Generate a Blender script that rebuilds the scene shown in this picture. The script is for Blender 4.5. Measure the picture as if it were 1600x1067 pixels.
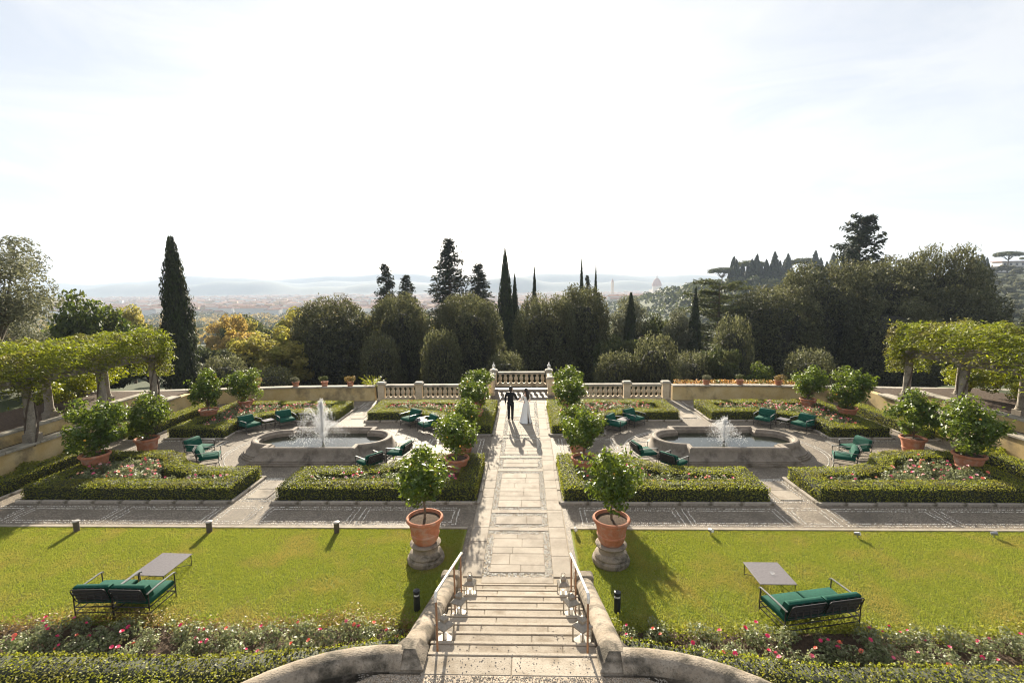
import bpy, math, random
import numpy as np
from math import sin, cos, pi, radians as R, sqrt, exp, atan2
from mathutils import Matrix, Vector

sc = bpy.context.scene
for o in list(bpy.data.objects): bpy.data.objects.remove(o)
col = sc.collection

# ------------------------------------------------------------------ camera
PIT, YAW, ROLL = math.atan(88 / 740.0), R(1.7), R(-0.59)
fw = Vector((-sin(YAW) * cos(PIT), cos(YAW) * cos(PIT), -sin(PIT)))
r0 = Vector((cos(YAW), sin(YAW), 0)); u0 = r0.cross(fw)
rt = r0 * cos(ROLL) + u0 * sin(ROLL); up = rt.cross(fw)
cam = bpy.data.cameras.new('camera'); camo = bpy.data.objects.new('camera', cam); col.objects.link(camo)
camo.matrix_world = Matrix(((rt.x, up.x, -fw.x, 0.245), (rt.y, up.y, -fw.y, 0), (rt.z, up.z, -fw.z, 7.05), (0, 0, 0, 1)))
cam.sensor_width = 36; cam.lens = 740 / 1600 * 36; cam.clip_start = 0.1; cam.clip_end = 20000
sc.camera = camo
# ------------------------------------------------------------------ sky, sun, exposure
SUN_EL, SUN_AZ = R(19.5), R(-7.0)
w = bpy.data.worlds.new('World'); sc.world = w; w.use_nodes = True
wn = w.node_tree.nodes; wl = w.node_tree.links
sky = wn.new('ShaderNodeTexSky'); sky.sky_type = 'NISHITA'; sky.sun_disc = False
sky.sun_elevation = SUN_EL; sky.sun_rotation = SUN_AZ; sky.air_density = 1.0; sky.dust_density = 1.5; sky.ozone_density = 1.0; sky.altitude = 100
bg = wn['Background']; bg.inputs['Strength'].default_value = 0.060
shs = wn.new('ShaderNodeHueSaturation'); shs.inputs['Saturation'].default_value = 0.5; shs.inputs['Value'].default_value = 0.30
wl.new(sky.outputs[0], shs.inputs['Color'])
# thin bright cirrus veil over the whole dome, with faint bluish wisps where it thins
wtc = wn.new('ShaderNodeTexCoord'); wmp = wn.new('ShaderNodeMapping'); wmp.inputs['Scale'].default_value = (1.0, 1.6, 4.5)
wl.new(wtc.outputs['Generated'], wmp.inputs['Vector'])
wno = wn.new('ShaderNodeTexNoise'); wno.inputs['Scale'].default_value = 2.2; wno.inputs['Detail'].default_value = 6; wno.inputs['Roughness'].default_value = .6; wno.inputs['Distortion'].default_value = .8
wl.new(wmp.outputs[0], wno.inputs['Vector'])
wmr = wn.new('ShaderNodeMapRange'); wmr.inputs['From Min'].default_value = .36; wmr.inputs['From Max'].default_value = .62; wl.new(wno.outputs['Fac'], wmr.inputs['Value'])
wmx = wn.new('ShaderNodeMix'); wmx.data_type = 'RGBA'; wmx.inputs[6].default_value = (2.2, 2.38, 2.68, 1); wmx.inputs[7].default_value = (2.95, 2.97, 3.02, 1); wl.new(wmr.outputs[0], wmx.inputs[0])
wad = wn.new('ShaderNodeMix'); wad.data_type = 'RGBA'; wad.blend_type = 'ADD'; wad.inputs[0].default_value = 1; wl.new(shs.outputs[0], wad.inputs[6]); wl.new(wmx.outputs[2], wad.inputs[7])
wl.new(wad.outputs[2], bg.inputs['Color'])
sl = bpy.data.lights.new('sun', 'SUN'); sl.energy = 4.9; sl.angle = R(0.6); sl.color = (1.0, 0.90, 0.73)
so = bpy.data.objects.new('sun', sl); col.objects.link(so)
sd = Vector((sin(SUN_AZ) * cos(SUN_EL), cos(SUN_AZ) * cos(SUN_EL), sin(SUN_EL)))
so.rotation_euler = sd.to_track_quat('Z', 'Y').to_euler(); so.location = (0, 0, 40)
sc.view_settings.view_transform = 'Standard'; sc.view_settings.look = 'None'
sc.view_settings.gamma = 1.0; sc.view_settings.use_curve_mapping = False
sc.view_settings.exposure = 1.84
sc.render.engine = 'CYCLES'
cy = sc.cycles; cy.max_bounces = 8; cy.diffuse_bounces = 3; cy.glossy_bounces = 3; cy.transmission_bounces = 5; cy.volume_bounces = 1
cy.transparent_max_bounces = 12; cy.use_denoising = True
try: cy.denoiser = 'OPENIMAGEDENOISE'
except Exception: pass
cy.sample_clamp_indirect = 6.0; cy.filter_width = 1.1

# ------------------------------------------------------------------ helpers
def link(name, me, parent=None, loc=(0, 0, 0), rz=0.0, s=1.0, rot=None):
    o = bpy.data.objects.new(name, me); col.objects.link(o)
    o.location = loc; o.rotation_euler = rot if rot else (0, 0, rz)
    o.scale = (s, s, s) if isinstance(s, (int, float)) else s
    if parent: o.parent = parent
    return o
def tag(o, label, cat=None, group=None, kind=None):
    if label: o['label'] = label
    if cat: o['category'] = cat
    if group: o['group'] = group
    if kind: o['kind'] = kind
    return o
def thing(name, label, cat, loc=(0, 0, 0), rz=0.0, group=None, s=1.0):
    return tag(link(name, None, None, loc, rz, s), label, cat, group)
def struct(name, me, parent=None, **k):
    o = link(name, me, parent, **k); o['kind'] = 'structure'; return o
def copy_tree(o, parent=None):
    c = o.copy(); col.objects.link(c); c.parent = parent
    for ch in list(o.children): copy_tree(ch, c)
    return c

class MB:
    def __init__(s): s.v = []; s.f = []; s.m = []
    def add(s, vs, fs, mi=0):
        b = len(s.v); s.v += [tuple(p) for p in vs]; s.f += [tuple(b + i for i in f) for f in fs]; s.m += [mi] * len(fs)
    def box(s, x0, x1, y0, y1, z0, z1, mi=0, bev=0.0):
        if bev <= 0:
            vs = [(x, y, z) for z in (z0, z1) for y in (y0, y1) for x in (x0, x1)]
            s.add(vs, [(0, 2, 3, 1), (4, 5, 7, 6), (0, 1, 5, 4), (2, 6, 7, 3), (0, 4, 6, 2), (1, 3, 7, 5)], mi); return s
        b = bev
        s.prism([(x0 + b, y0), (x1 - b, y0), (x1, y0 + b), (x1, y1 - b), (x1 - b, y1), (x0 + b, y1), (x0, y1 - b), (x0, y0 + b)], z0, z1 - b, mi, top=False)
        P = [(x0 + b, y0), (x1 - b, y0), (x1, y0 + b), (x1, y1 - b), (x1 - b, y1), (x0 + b, y1), (x0, y1 - b), (x0, y0 + b)]
        Q = [(x0 + b, y0 + b), (x1 - b, y0 + b), (x1 - b, y0 + b), (x1 - b, y1 - b), (x1 - b, y1 - b), (x0 + b, y1 - b), (x0 + b, y1 - b), (x0 + b, y0 + b)]
        vs = [(x, y, z1 - b) for x, y in P] + [(x, y, z1) for x, y in Q]
        s.add(vs, [(i, (i + 1) % 8, 8 + (i + 1) % 8, 8 + i) for i in range(8)] + [(8, 10, 12, 14)], mi)
        return s
    def prism(s, poly, z0, z1, mi=0, top=True, bottom=True):
        n = len(poly); vs = [(x, y, z0) for x, y in poly] + [(x, y, z1) for x, y in poly]
        fs = [(i, (i + 1) % n, n + (i + 1) % n, n + i) for i in range(n)]
        if top: fs.append(tuple(range(n, 2 * n)))
        if bottom: fs.append(tuple(range(n - 1, -1, -1)))
        s.add(vs, fs, mi); return s
    def lathe(s, prof, n=20, c=(0, 0, 0), mi=0, cap=True, sq=0):
        vs = []; fs = []
        for r, z in prof:
            for k in range(n):
                a = 2 * pi * (k + .5) / n
                vs.append((c[0] + r * cos(a), c[1] + r * sin(a), c[2] + z))
        m = len(prof)
        for i in range(m - 1):
            for k in range(n):
                a, b = i * n + k, i * n + (k + 1) % n
                fs.append((a, b, b + n, a + n))
        if cap:
            fs.append(tuple(range(n - 1, -1, -1))); fs.append(tuple((m - 1) * n + k for k in range(n)))
        s.add(vs, fs, mi); return s
    def tube(s, pts, r, n=8, mi=0):
        pts = [Vector(p) for p in pts]; rs = r if isinstance(r, (list, tuple)) else [r] * len(pts)
        vs = []; fs = []; ref = None
        for i, p in enumerate(pts):
            t = (pts[min(i + 1, len(pts) - 1)] - pts[max(i - 1, 0)]).normalized()
            if ref is None: ref = Vector((1, 0, 0)) if abs(t.x) < .8 else Vector((0, 1, 0))
            a = (ref - t * ref.dot(t)).normalized(); b = t.cross(a); ref = a
            for k in range(n):
                an = 2 * pi * k / n; q = p + (a * cos(an) + b * sin(an)) * rs[i]; vs.append(tuple(q))
        for i in range(len(pts) - 1):
            for k in range(n):
                x, y = i * n + k, i * n + (k + 1) % n; fs.append((x, y, y + n, x + n))
        fs.append(tuple(range(n - 1, -1, -1))); fs.append(tuple((len(pts) - 1) * n + k for k in range(n)))
        s.add(vs, fs, mi); return s
    def sweep(s, prof, path, mi=0, closed=False, caps=True, ccw=True):
        # prof: (u, v) u = offset to the right of travel, v = height above path
        n = len(path); m = len(prof); vs = []; fs = []
        P = [Vector(p) for p in path]
        for i in range(n):
            if closed: a, b, c = P[i - 1], P[i], P[(i + 1) % n]
            else: a, b, c = P[max(i - 1, 0)], P[i], P[min(i + 1, n - 1)]
            d1 = (b - a); d2 = (c - b); d1.z = 0; d2.z = 0
            if d1.length < 1e-6: d1 = d2
            if d2.length < 1e-6: d2 = d1
            d1 = d1.normalized(); d2 = d2.normalized()
            n1 = Vector((d1.y, -d1.x, 0)); n2 = Vector((d2.y, -d2.x, 0))
            nn = n1 + n2
            nn = nn / max(.3, (1 + n1.dot(n2))) if nn.length > 1e-6 else n1
            for u, v in prof: vs.append((b.x + nn.x * u, b.y + nn.y * u, b.z + v))
        for i in range(n if closed else n - 1):
            j = (i + 1) % n
            for k in range(m - 1): fs.append((i * m + k, j * m + k, j * m + k + 1, i * m + k + 1))
        if caps and not closed:
            fs.append(tuple(range(m))); fs.append(tuple((n - 1) * m + k for k in range(m - 1, -1, -1)))
        s.add(vs, fs, mi); return s
    def ico(s, c, r, mi=0, n=6, rings=4, sc=(1, 1, 1)):
        prof = [(r * sin(pi * i / rings), -r * cos(pi * i / rings)) for i in range(rings + 1)]
        prof[0] = (r * .02, prof[0][1]); prof[-1] = (r * .02, prof[-1][1])
        b = len(s.v); s.lathe(prof, n, (0, 0, 0), mi)
        for i in range(b, len(s.v)):
            x, y, z = s.v[i]; s.v[i] = (c[0] + x * sc[0], c[1] + y * sc[1], c[2] + z * sc[2])
        return s
    def mesh(s, name, mats, smooth=None):
        me = bpy.data.meshes.new(name); me.from_pydata(s.v, [], s.f)
        for m in (mats if isinstance(mats, (list, tuple)) else [mats]): me.materials.append(m)
        me.polygons.foreach_set('material_index', s.m)
        if smooth is not None:
            me.polygons.foreach_set('use_smooth', [True] * len(s.f)); me.update()
            me.set_sharp_from_angle(angle=R(smooth))
        import bmesh
        bm = bmesh.new(); bm.from_mesh(me); bmesh.ops.recalc_face_normals(bm, faces=bm.faces); bm.to_mesh(me); bm.free()
        me.update(); return me
    def build(s, name, mats, parent=None, smooth=None, **k): return link(name, s.mesh(name, mats, smooth), parent, **k)

def np_mesh(name, V, Q=None, T=None, tint=None, mats=(), mi=None):
    me = bpy.data.meshes.new(name)
    q = 0 if Q is None else len(Q); t = 0 if T is None else len(T)
    V = np.asarray(V, np.float32); me.vertices.add(len(V)); me.vertices.foreach_set('co', V.ravel())
    loops = np.concatenate([x.ravel() for x in (Q, T) if x is not None]).astype(np.int32)
    me.loops.add(len(loops)); me.loops.foreach_set('vertex_index', loops)
    me.polygons.add(q + t)
    tot = np.concatenate([np.full(q, 4), np.full(t, 3)]).astype(np.int32)
    st = np.concatenate([[0], np.cumsum(tot)[:-1]]).astype(np.int32)
    me.polygons.foreach_set('loop_start', st); me.polygons.foreach_set('loop_total', tot)
    for m in (mats if isinstance(mats, (list, tuple)) else [mats]): me.materials.append(m)
    if mi is not None: me.polygons.foreach_set('material_index', np.asarray(mi, np.int32))
    me.update(calc_edges=True)
    if tint is not None:
        a = me.attributes.new('tint', 'FLOAT', 'POINT'); a.data.foreach_set('value', np.asarray(tint, np.float32))
    return me
def unit(a): return a / np.maximum(np.linalg.norm(a, axis=1, keepdims=True), 1e-9)
def leaf_quads(rng, P, N, L, W, jit=.7, tdir=None, tj=.5, fold=.25):
    n = len(P); N = unit(N + jit * rng.normal(size=(n, 3)))
    t = rng.normal(size=(n, 3)) if tdir is None else tdir + tj * rng.normal(size=(n, 3))
    t = unit(t - N * (t * N).sum(1, keepdims=True)); b = np.cross(N, t)
    k = rng.uniform(.7, 1.3, (n, 1)); L = L * k; W = W * k
    V = np.stack([P - t * L * .5, P + b * W * .5 + N * W * fold, P + t * L * .5, P - b * W * .5 + N * W * fold], 1).reshape(-1, 3)
    return V, np.repeat(rng.random(n), 4)
def qidx(n): return np.arange(4 * n).reshape(n, 4)
def leaf_mesh(name, rng, P, N, L, W, mats, core=None, **k):
    V, t = leaf_quads(rng, P, N, L, W, **k); Q = qidx(len(P)); mi = np.zeros(len(Q), np.int32)
    if core is not None:
        cv, cq = core; Q = np.concatenate([Q, cq + len(V)]); mi = np.concatenate([mi, np.ones(len(cq), np.int32)])
        V = np.concatenate([V, cv]); t = np.concatenate([t, np.full(len(cv), .3)])
    return np_mesh(name, V, Q, None, t, mats, mi)
def sph(rng, n): return unit(rng.normal(size=(n, 3)))
def uvsphere(c, r, nu=14, nv=9, rng=None, jit=.0):
    V = []; 
    for j in range(nv + 1):
        th = pi * j / nv
        for i in range(nu):
            a = 2 * pi * i / nu; k = 1 + (rng.uniform(-jit, jit) if rng is not None else 0)
            V.append((c[0] + r[0] * k * sin(th) * cos(a), c[1] + r[1] * k * sin(th) * sin(a), c[2] + r[2] * k * cos(th)))
    Q = [(j * nu + i, j * nu + (i + 1) % nu, (j + 1) * nu + (i + 1) % nu, (j + 1) * nu + i) for j in range(nv) for i in range(nu)]
    return np.array(V), np.array(Q)
def join_vq(parts):
    Vs = []; Qs = []; b = 0
    for v, q in parts: Vs.append(v); Qs.append(q + b); b += len(v)
    return np.concatenate(Vs), np.concatenate(Qs)
def blob_pts(rng, blobs, n, depth=.35, cull=.75):
    B = np.array([b[0] for b in blobs], float); r = np.array([b[1] if not np.isscalar(b[1]) else (b[1],) * 3 for b in blobs], float)
    wgt = (r[:, 0] * r[:, 1] + r[:, 0] * r[:, 2] + r[:, 1] * r[:, 2]); wgt /= wgt.sum()
    m = int(n * 1.8); i = rng.choice(len(B), m, p=wgt); d = sph(rng, m)
    f = 1 - depth * rng.random(m) ** 2
    P = B[i] + d * r[i] * f[:, None]; N = unit(d / r[i])
    keep = np.ones(m, bool)
    for k in range(len(B)):
        q = (((P - B[k]) / r[k]) ** 2).sum(1); keep &= ~((q < cull ** 2) & (i != k))
    P = P[keep][:n]; N = N[keep][:n]
    return P, N
def sstep(a, b, x):
    t = np.clip((x - a) / (b - a), 0, 1); return t * t * (3 - 2 * t)

# ------------------------------------------------------------------ materials
def newmat(name):
    m = bpy.data.materials.new(name); m.use_nodes = True
    nt = m.node_tree; p = nt.nodes['Principled BSDF']; return m, nt, p
def nd(nt, typ, **k):
    n = nt.nodes.new(typ)
    for a, b in k.items():
        if a in n.inputs: n.inputs[a].default_value = b
        else: setattr(n, a, b)
    return n
def mixc(nt, a, b, f, mode='MIX'):
    m = nt.nodes.new('ShaderNodeMix'); m.data_type = 'RGBA'; m.blend_type = mode
    for s, v in ((0, f), (6, a), (7, b)):
        if hasattr(v, 'is_output') or isinstance(v, bpy.types.NodeSocket): nt.links.new(v, m.inputs[s])
        elif s == 0: m.inputs[s].default_value = v
        else: m.inputs[s].default_value = tuple(v) + ((1,) if len(v) == 3 else ())
    return m.outputs[2]
def ramp(nt, src, a, b):
    n = nt.nodes.new('ShaderNodeMapRange'); n.inputs['From Min'].default_value = a; n.inputs['From Max'].default_value = b
    nt.links.new(src, n.inputs['Value']); return n.outputs[0]
def noise(nt, co, scale, detail=4, rough=.55):
    n = nd(nt, 'ShaderNodeTexNoise', Scale=scale, Detail=detail, Roughness=rough); nt.links.new(co, n.inputs['Vector']); return n.outputs['Fac']
def coords(nt, world=False):
    if world: return nt.nodes.new('ShaderNodeNewGeometry').outputs['Position']
    return nt.nodes.new('ShaderNodeTexCoord').outputs['Object']
def bump(nt, p, h, strength=.4, dist=.02):
    b = nd(nt, 'ShaderNodeBump', Strength=strength, Distance=dist); nt.links.new(h, b.inputs['Height']); nt.links.new(b.outputs[0], p.inputs['Normal'])
def stone(name, c1, c2, scale=3, rough=.85, stain=None, sscale=1.2, bs=.35, bd=.01, world=False, objvar=.0, fine=40, thr=(.5, .68)):
    m, nt, p = newmat(name); co = coords(nt, world)
    c = mixc(nt, c1, c2, ramp(nt, noise(nt, co, scale, 6, .6), .35, .65))
    f = noise(nt, co, fine, 3, .6)
    c = mixc(nt, c, tuple(x * .62 for x in c1), ramp(nt, f, .52, .75))
    if stain: c = mixc(nt, c, stain, ramp(nt, noise(nt, co, sscale, 7, .65), *thr))
    if objvar:
        oi = nt.nodes.new('ShaderNodeObjectInfo'); hs = nd(nt, 'ShaderNodeHueSaturation'); nt.links.new(c, hs.inputs['Color'])
        nt.links.new(ramp(nt, oi.outputs['Random'], 0, 1), hs.inputs['Value']); mr = hs.inputs['Value'].links[0].from_node
        mr.inputs['To Min'].default_value = 1 - objvar; mr.inputs['To Max'].default_value = 1 + objvar; c = hs.outputs[0]
    nt.links.new(c, p.inputs['Base Color']); p.inputs['Roughness'].default_value = rough; p.inputs['Specular IOR Level'].default_value = .3
    bump(nt, p, f, bs, bd); return m
def plain(name, c, rough=.5, metal=0., spec=.5):
    m, nt, p = newmat(name); co = coords(nt); f = noise(nt, co, 25, 3)
    nt.links.new(mixc(nt, tuple(x * .82 for x in c), tuple(min(1, x * 1.12) for x in c), ramp(nt, f, .35, .65)), p.inputs['Base Color'])
    p.inputs['Roughness'].default_value = rough; p.inputs['Metallic'].default_value = metal; p.inputs['Specular IOR Level'].default_value = spec
    return m
def leafmat(name, c1, c2, trans=.4, tcol=None, rough=.42, spec=.5, c3=None, cs=.5, objvar=.12):
    m, nt, p = newmat(name); at = nt.nodes.new('ShaderNodeAttribute'); at.attribute_name = 'tint'
    c = mixc(nt, c1, c2, at.outputs['Fac'])
    co = coords(nt)
    if c3 is not None: c = mixc(nt, c, c3, ramp(nt, noise(nt, co, cs, 3), .48, .66))
    oi = nt.nodes.new('ShaderNodeObjectInfo'); hs = nd(nt, 'ShaderNodeHueSaturation'); nt.links.new(c, hs.inputs['Color'])
    v = ramp(nt, oi.outputs['Random'], 0, 1); v.node.inputs['To Min'].default_value = 1 - objvar; v.node.inputs['To Max'].default_value = 1 + objvar
    nt.links.new(v, hs.inputs['Value']); c = hs.outputs[0]
    nt.links.new(c, p.inputs['Base Color']); p.inputs['Roughness'].default_value = rough; p.inputs['Specular IOR Level'].default_value = spec
    t = nt.nodes.new('ShaderNodeBsdfTranslucent')
    tc = mixc(nt, c, tcol if tcol else (.5, .6, .1), .45 if tcol is None else .6, 'MIX') if trans > 0 else c
    hs2 = nd(nt, 'ShaderNodeHueSaturation', Saturation=1.1, Value=1.15); nt.links.new(c, hs2.inputs['Color'])
    nt.links.new(tc if tcol else hs2.outputs[0], t.inputs['Color'])
    mx = nt.nodes.new('ShaderNodeMixShader'); mx.inputs[0].default_value = trans
    nt.links.new(p.outputs[0], mx.inputs[1]); nt.links.new(t.outputs[0], mx.inputs[2])
    nt.links.new(mx.outputs[0], nt.nodes['Material Output'].inputs['Surface']); return m

M = {}
M['hedge'] = leafmat('box_leaves', (.11, .135, .016), (.34, .34, .055), .48, rough=.55, spec=.3, c3=(.19, .18, .035), cs=1.1)
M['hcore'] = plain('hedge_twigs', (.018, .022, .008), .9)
M['rose'] = leafmat('rose_leaves', (.11, .145, .05), (.30, .31, .17), .40, rough=.48, c3=(.15, .14, .06), cs=2, spec=.4)
M['lemon'] = leafmat('lemon_leaves', (.028, .065, .012), (.10, .15, .02), .32, tcol=(.26, .33, .02), rough=.5, spec=.35, c3=(.13, .16, .02), cs=2.2)
M['ilex'] = leafmat('holm_oak_leaves', (.052, .056, .025), (.17, .172, .085), .44, rough=.65, spec=.25, c3=(.075, .072, .032), cs=.6)
M['icore'] = plain('dark_crown_core', (.022, .021, .012), .9)  # opaque dark core added inside oak and cypress crowns to stop light leaking through
M['cyp'] = leafmat('cypress_sprays', (.020, .028, .012), (.058, .068, .028), .18, rough=.75, spec=.2, c3=(.04, .055, .02), cs=.8)
M['conif'] = leafmat('conifer_needles', (.022, .030, .018), (.055, .066, .038), .2, rough=.75, spec=.2)
M['pine'] = leafmat('pine_needles', (.050, .060, .022), (.12, .13, .05), .3, rough=.65, spec=.25)
M['olive'] = leafmat('grey_green_leaves', (.085, .090, .050), (.20, .20, .12), .34, rough=.65, spec=.25, c3=(.12, .12, .07), cs=.5)
M['green'] = leafmat('fresh_green_leaves', (.055, .085, .016), (.14, .17, .035), .42, rough=.65, spec=.25, c3=(.12, .13, .03), cs=.4)
M['midg'] = leafmat('dull_green_leaves', (.045, .060, .022), (.11, .12, .045), .38, rough=.65, spec=.25, c3=(.09, .09, .035), cs=.4)
M['gold'] = leafmat('golden_autumn_leaves', (.255, .225, .058), (.40, .345, .11), .46, rough=.7, spec=.2, c3=(.24, .24, .05), cs=.35)
M['rust'] = leafmat('orange_autumn_leaves', (.30, .215, .075), (.42, .31, .12), .46, rough=.7, spec=.2, c3=(.36, .28, .07), cs=.35)
M['yellow'] = leafmat('yellow_green_shrub_leaves', (.14, .16, .014), (.34, .34, .03), .45, rough=.45, c3=(.10, .13, .02), cs=1.2)
M['wist'] = leafmat('wisteria_leaves', (.095, .125, .014), (.31, .33, .04), .48, rough=.6, spec=.3, c3=(.15, .13, .04), cs=.8)
M['dry'] = leafmat('dry_red_green_leaves', (.16, .11, .035), (.30, .20, .07), .40, rough=.55, c3=(.14, .14, .04), cs=3)
M['grassb'] = leafmat('grass_blades', (.185, .215, .036), (.35, .365, .075), .5, rough=.7, spec=.15, c3=(.34, .29, .085), cs=.7, objvar=0)
M['bark'] = stone('bark', (.10, .075, .05), (.17, .14, .10), 5, .95, bs=.8, bd=.03, fine=18)
M['vine'] = stone('vine_wood', (.085, .062, .045), (.15, .118, .09), 6, .95, bs=.8, bd=.02, fine=25)
M['terra'] = stone('terracotta', (.36, .135, .07), (.46, .19, .105), 5, .88, stain=(.40, .28, .21), sscale=3.5, bs=.3, objvar=.14, thr=(.47, .72))
M['soil'] = stone('soil', (.055, .035, .022), (.10, .065, .04), 9, 1, bs=.9, bd=.03)
M['fst'] = stone('fountain_stone', (.19, .155, .12), (.26, .215, .17), 3, .8, stain=(.09, .072, .055), sscale=2.0, bs=.25)
M['wallst'] = stone('ochre_plaster', (.52, .37, .16), (.62, .49, .27), 1.2, .92, stain=(.17, .13, .08), sscale=.8, bs=.3, world=True)
M['cope'] = stone('weathered_coping', (.34, .30, .24), (.44, .40, .33), 2.5, .9, stain=(.12, .105, .08), sscale=1.5, bs=.5)
M['balu'] = stone('balustrade_stone', (.56, .45, .30), (.66, .55, .40), 3, .85, stain=(.28, .22, .15), sscale=1.8, bs=.3)
M['lichen'] = stone('lichened_stone', (.23, .185, .135), (.33, .28, .22), 3, .95, stain=(.07, .06, .045), sscale=2.2, bs=.8, bd=.02, thr=(.47, .62))
M['slab'] = stone('path_slab', (.265, .225, .175), (.35, .30, .24), 2, .85, stain=(.20, .16, .12), sscale=1.6, bs=.25, world=True, objvar=.10)
M['step'] = stone('step_stone', (.31, .26, .20), (.40, .345, .275), 2.5, .9, stain=(.22, .175, .125), sscale=2.6, bs=.4, world=True, objvar=.13, thr=(.48, .66))
M['nose'] = stone('worn_nosing', (.345, .29, .225), (.42, .36, .285), 4, .85, stain=(.27, .22, .16), sscale=4, world=True, objvar=.06)
M['mortar'] = stone('path_mortar', (.28, .23, .17), (.36, .30, .22), 6, .95, world=True)
M['kerb'] = stone('kerb_stone', (.30, .26, .21), (.42, .37, .31), 5, .9, stain=(.12, .10, .07), sscale=4, objvar=.12)
M['colst'] = stone('column_stone', (.24, .205, .16), (.34, .30, .245), 3, .9, stain=(.12, .10, .08), sscale=2.5, bs=.5)
M['wood'] = stone('grey_beam_wood', (.17, .14, .11), (.26, .23, .19), 4, .9, bs=.5)
M['iron'] = plain('dark_iron', (.045, .042, .040), .5, .6)
M['ironl'] = plain('grey_iron_arm', (.22, .22, .21), .45, .4)
M['tabletop'] = plain('grey_metal_tabletop', (.19, .17, .17), .42, .3)
M['cush'] = plain('emerald_cushion', (.010, .070, .047), .9, 0, .15)
M['webb'] = plain('dark_webbing', (.035, .03, .026), .8)
M['bollard'] = plain('brown_bollard_paint', (.085, .065, .055), .55)
M['black'] = plain('charcoal_lamp_and_seat_shade', (.025, .027, .03), .45)  # lamp paint, also the dark shade colour behind the seat webbing
M['lamptop'] = plain('pale_lamp_cap', (.40, .36, .33), .4)
M['steel'] = plain('brushed_steel', (.62, .60, .56), .32, .9)
M['rail'] = plain('pale_handrail', (.72, .69, .64), .4, .3)
M['copper'] = plain('brown_rail_post', (.30, .17, .10), .5, .5)
M['lant'] = plain('lantern_metal', (.26, .23, .19), .5, .4)
M['white'] = plain('white_lantern_paint', (.78, .76, .72), .5)
M['frog'] = plain('spotlight_grey', (.25, .25, .26), .4, .5)
M['pinkA'] = plain('pink_petals', (.75, .16, .26), .6); M['coral'] = plain('coral_petals', (.80, .22, .14), .6)
M['peach'] = plain('peach_petals', (.80, .45, .30), .6); M['blush'] = plain('blush_petals', (.80, .50, .50), .6); M['mag'] = plain('magenta_petals', (.72, .05, .16), .6)
M['fruit'] = plain('orange_fruit', (.85, .42, .03), .45)
M['orangef'] = leafmat('orange_bedding_flowers', (.55, .22, .07), (.60, .42, .16), .4, c3=(.13, .16, .04), cs=2.5)
M['wallA'] = plain('cream_house_wall', (.55, .48, .38), .9); M['wallB'] = plain('white_house_wall', (.68, .66, .62), .9); M['wallC'] = plain('ochre_house_wall', (.50, .38, .24), .9)
M['roof'] = plain('terracotta_roof', (.32, .16, .10), .9); M['glassd'] = plain('dark_window', (.05, .055, .06), .15)
M['suit'] = plain('black_suit_cloth', (.012, .013, .015), .8, 0, .2); M['hair'] = plain('dark_hair', (.018, .012, .009), .5)
M['skin'] = plain('skin', (.55, .32, .22), .55); M['gown'] = stone('ivory_gown', (.80, .79, .77), (.84, .83, .80), 3, .8, bs=.0, fine=1); M['shoe'] = plain('black_shoe', (.01, .01, .01), .3)
def pebble_mat(name, c1, c2, scale, mortar):
    m, nt, p = newmat(name); co = coords(nt, True)
    v = nd(nt, 'ShaderNodeTexVoronoi', Scale=scale); nt.links.new(co, v.inputs['Vector'])
    sep = nt.nodes.new('ShaderNodeSeparateColor'); nt.links.new(v.outputs['Color'], sep.inputs[0])
    c = mixc(nt, c1, c2, sep.outputs[0]); c = mixc(nt, c, mortar, ramp(nt, v.outputs['Distance'], .42, .62))
    c = mixc(nt, c, tuple(x * .6 for x in c1), ramp(nt, noise(nt, co, .7, 6, .65), .5, .72))
    nt.links.new(c, p.inputs['Base Color']); p.inputs['Roughness'].default_value = .75; p.inputs['Specular IOR Level'].default_value = .35
    bump(nt, p, v.outputs['Distance'], -.6, .012); return m
M['pave'] = pebble_mat('pebble_mosaic_paving', (.17, .138, .10), (.31, .255, .19), 26, (.12, .098, .075))
M['gravel'] = pebble_mat('gravel', (.34, .26, .18), (.52, .43, .33), 45, (.16, .12, .08))
M['peb'] = plain('white_pebble', (.72, .68, .60), .6); M['pebd'] = plain('dark_pebble', (.24, .20, .16), .7)
M['lawn'] = stone('lawn_ground', (.13, .165, .024), (.20, .22, .038), 2, 1, stain=(.18, .14, .05), sscale=1.0, bs=.7, world=True)
M['earth'] = stone('valley_ground', (.03, .042, .013), (.05, .062, .02), .02, 1, stain=(.06, .065, .025), sscale=.012, world=True, fine=.3)
M['hill'] = stone('far_hills', (.06, .075, .04), (.09, .10, .06), .004, 1, stain=(.13, .12, .08), sscale=.006, world=True, fine=.05)
def water_mat():
    m, nt, p = newmat('pool_water'); co = coords(nt)
    p.inputs['Base Color'].default_value = (.020, .024, .014, 1); p.inputs['Roughness'].default_value = .04; p.inputs['IOR'].default_value = 1.42
    p.inputs['Specular IOR Level'].default_value = 1.0
    n = noise(nt, co, 9, 3, .5); bump(nt, p, n, .25, .02); return m
M['water'] = water_mat()
def spray_mat():
    m, nt, p = newmat('white_water_drops'); p.inputs['Base Color'].default_value = (.9, .9, .9, 1); p.inputs['Roughness'].default_value = .1
    t = nt.nodes.new('ShaderNodeBsdfTranslucent'); t.inputs[0].default_value = (.95, .95, .95, 1); mx = nt.nodes.new('ShaderNodeMixShader'); mx.inputs[0].default_value = .6
    nt.links.new(p.outputs[0], mx.inputs[1]); nt.links.new(t.outputs[0], mx.inputs[2]); nt.links.new(mx.outputs[0], nt.nodes['Material Output'].inputs[0]); return m
M['spray'] = spray_mat()
def glass_mat():
    m, nt, p = newmat('lantern_glass'); p.inputs['Base Color'].default_value = (.9, .92, .9, 1); p.inputs['Roughness'].default_value = .05; p.inputs['Alpha'].default_value = .12; return m
M['glass'] = glass_mat()

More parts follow.
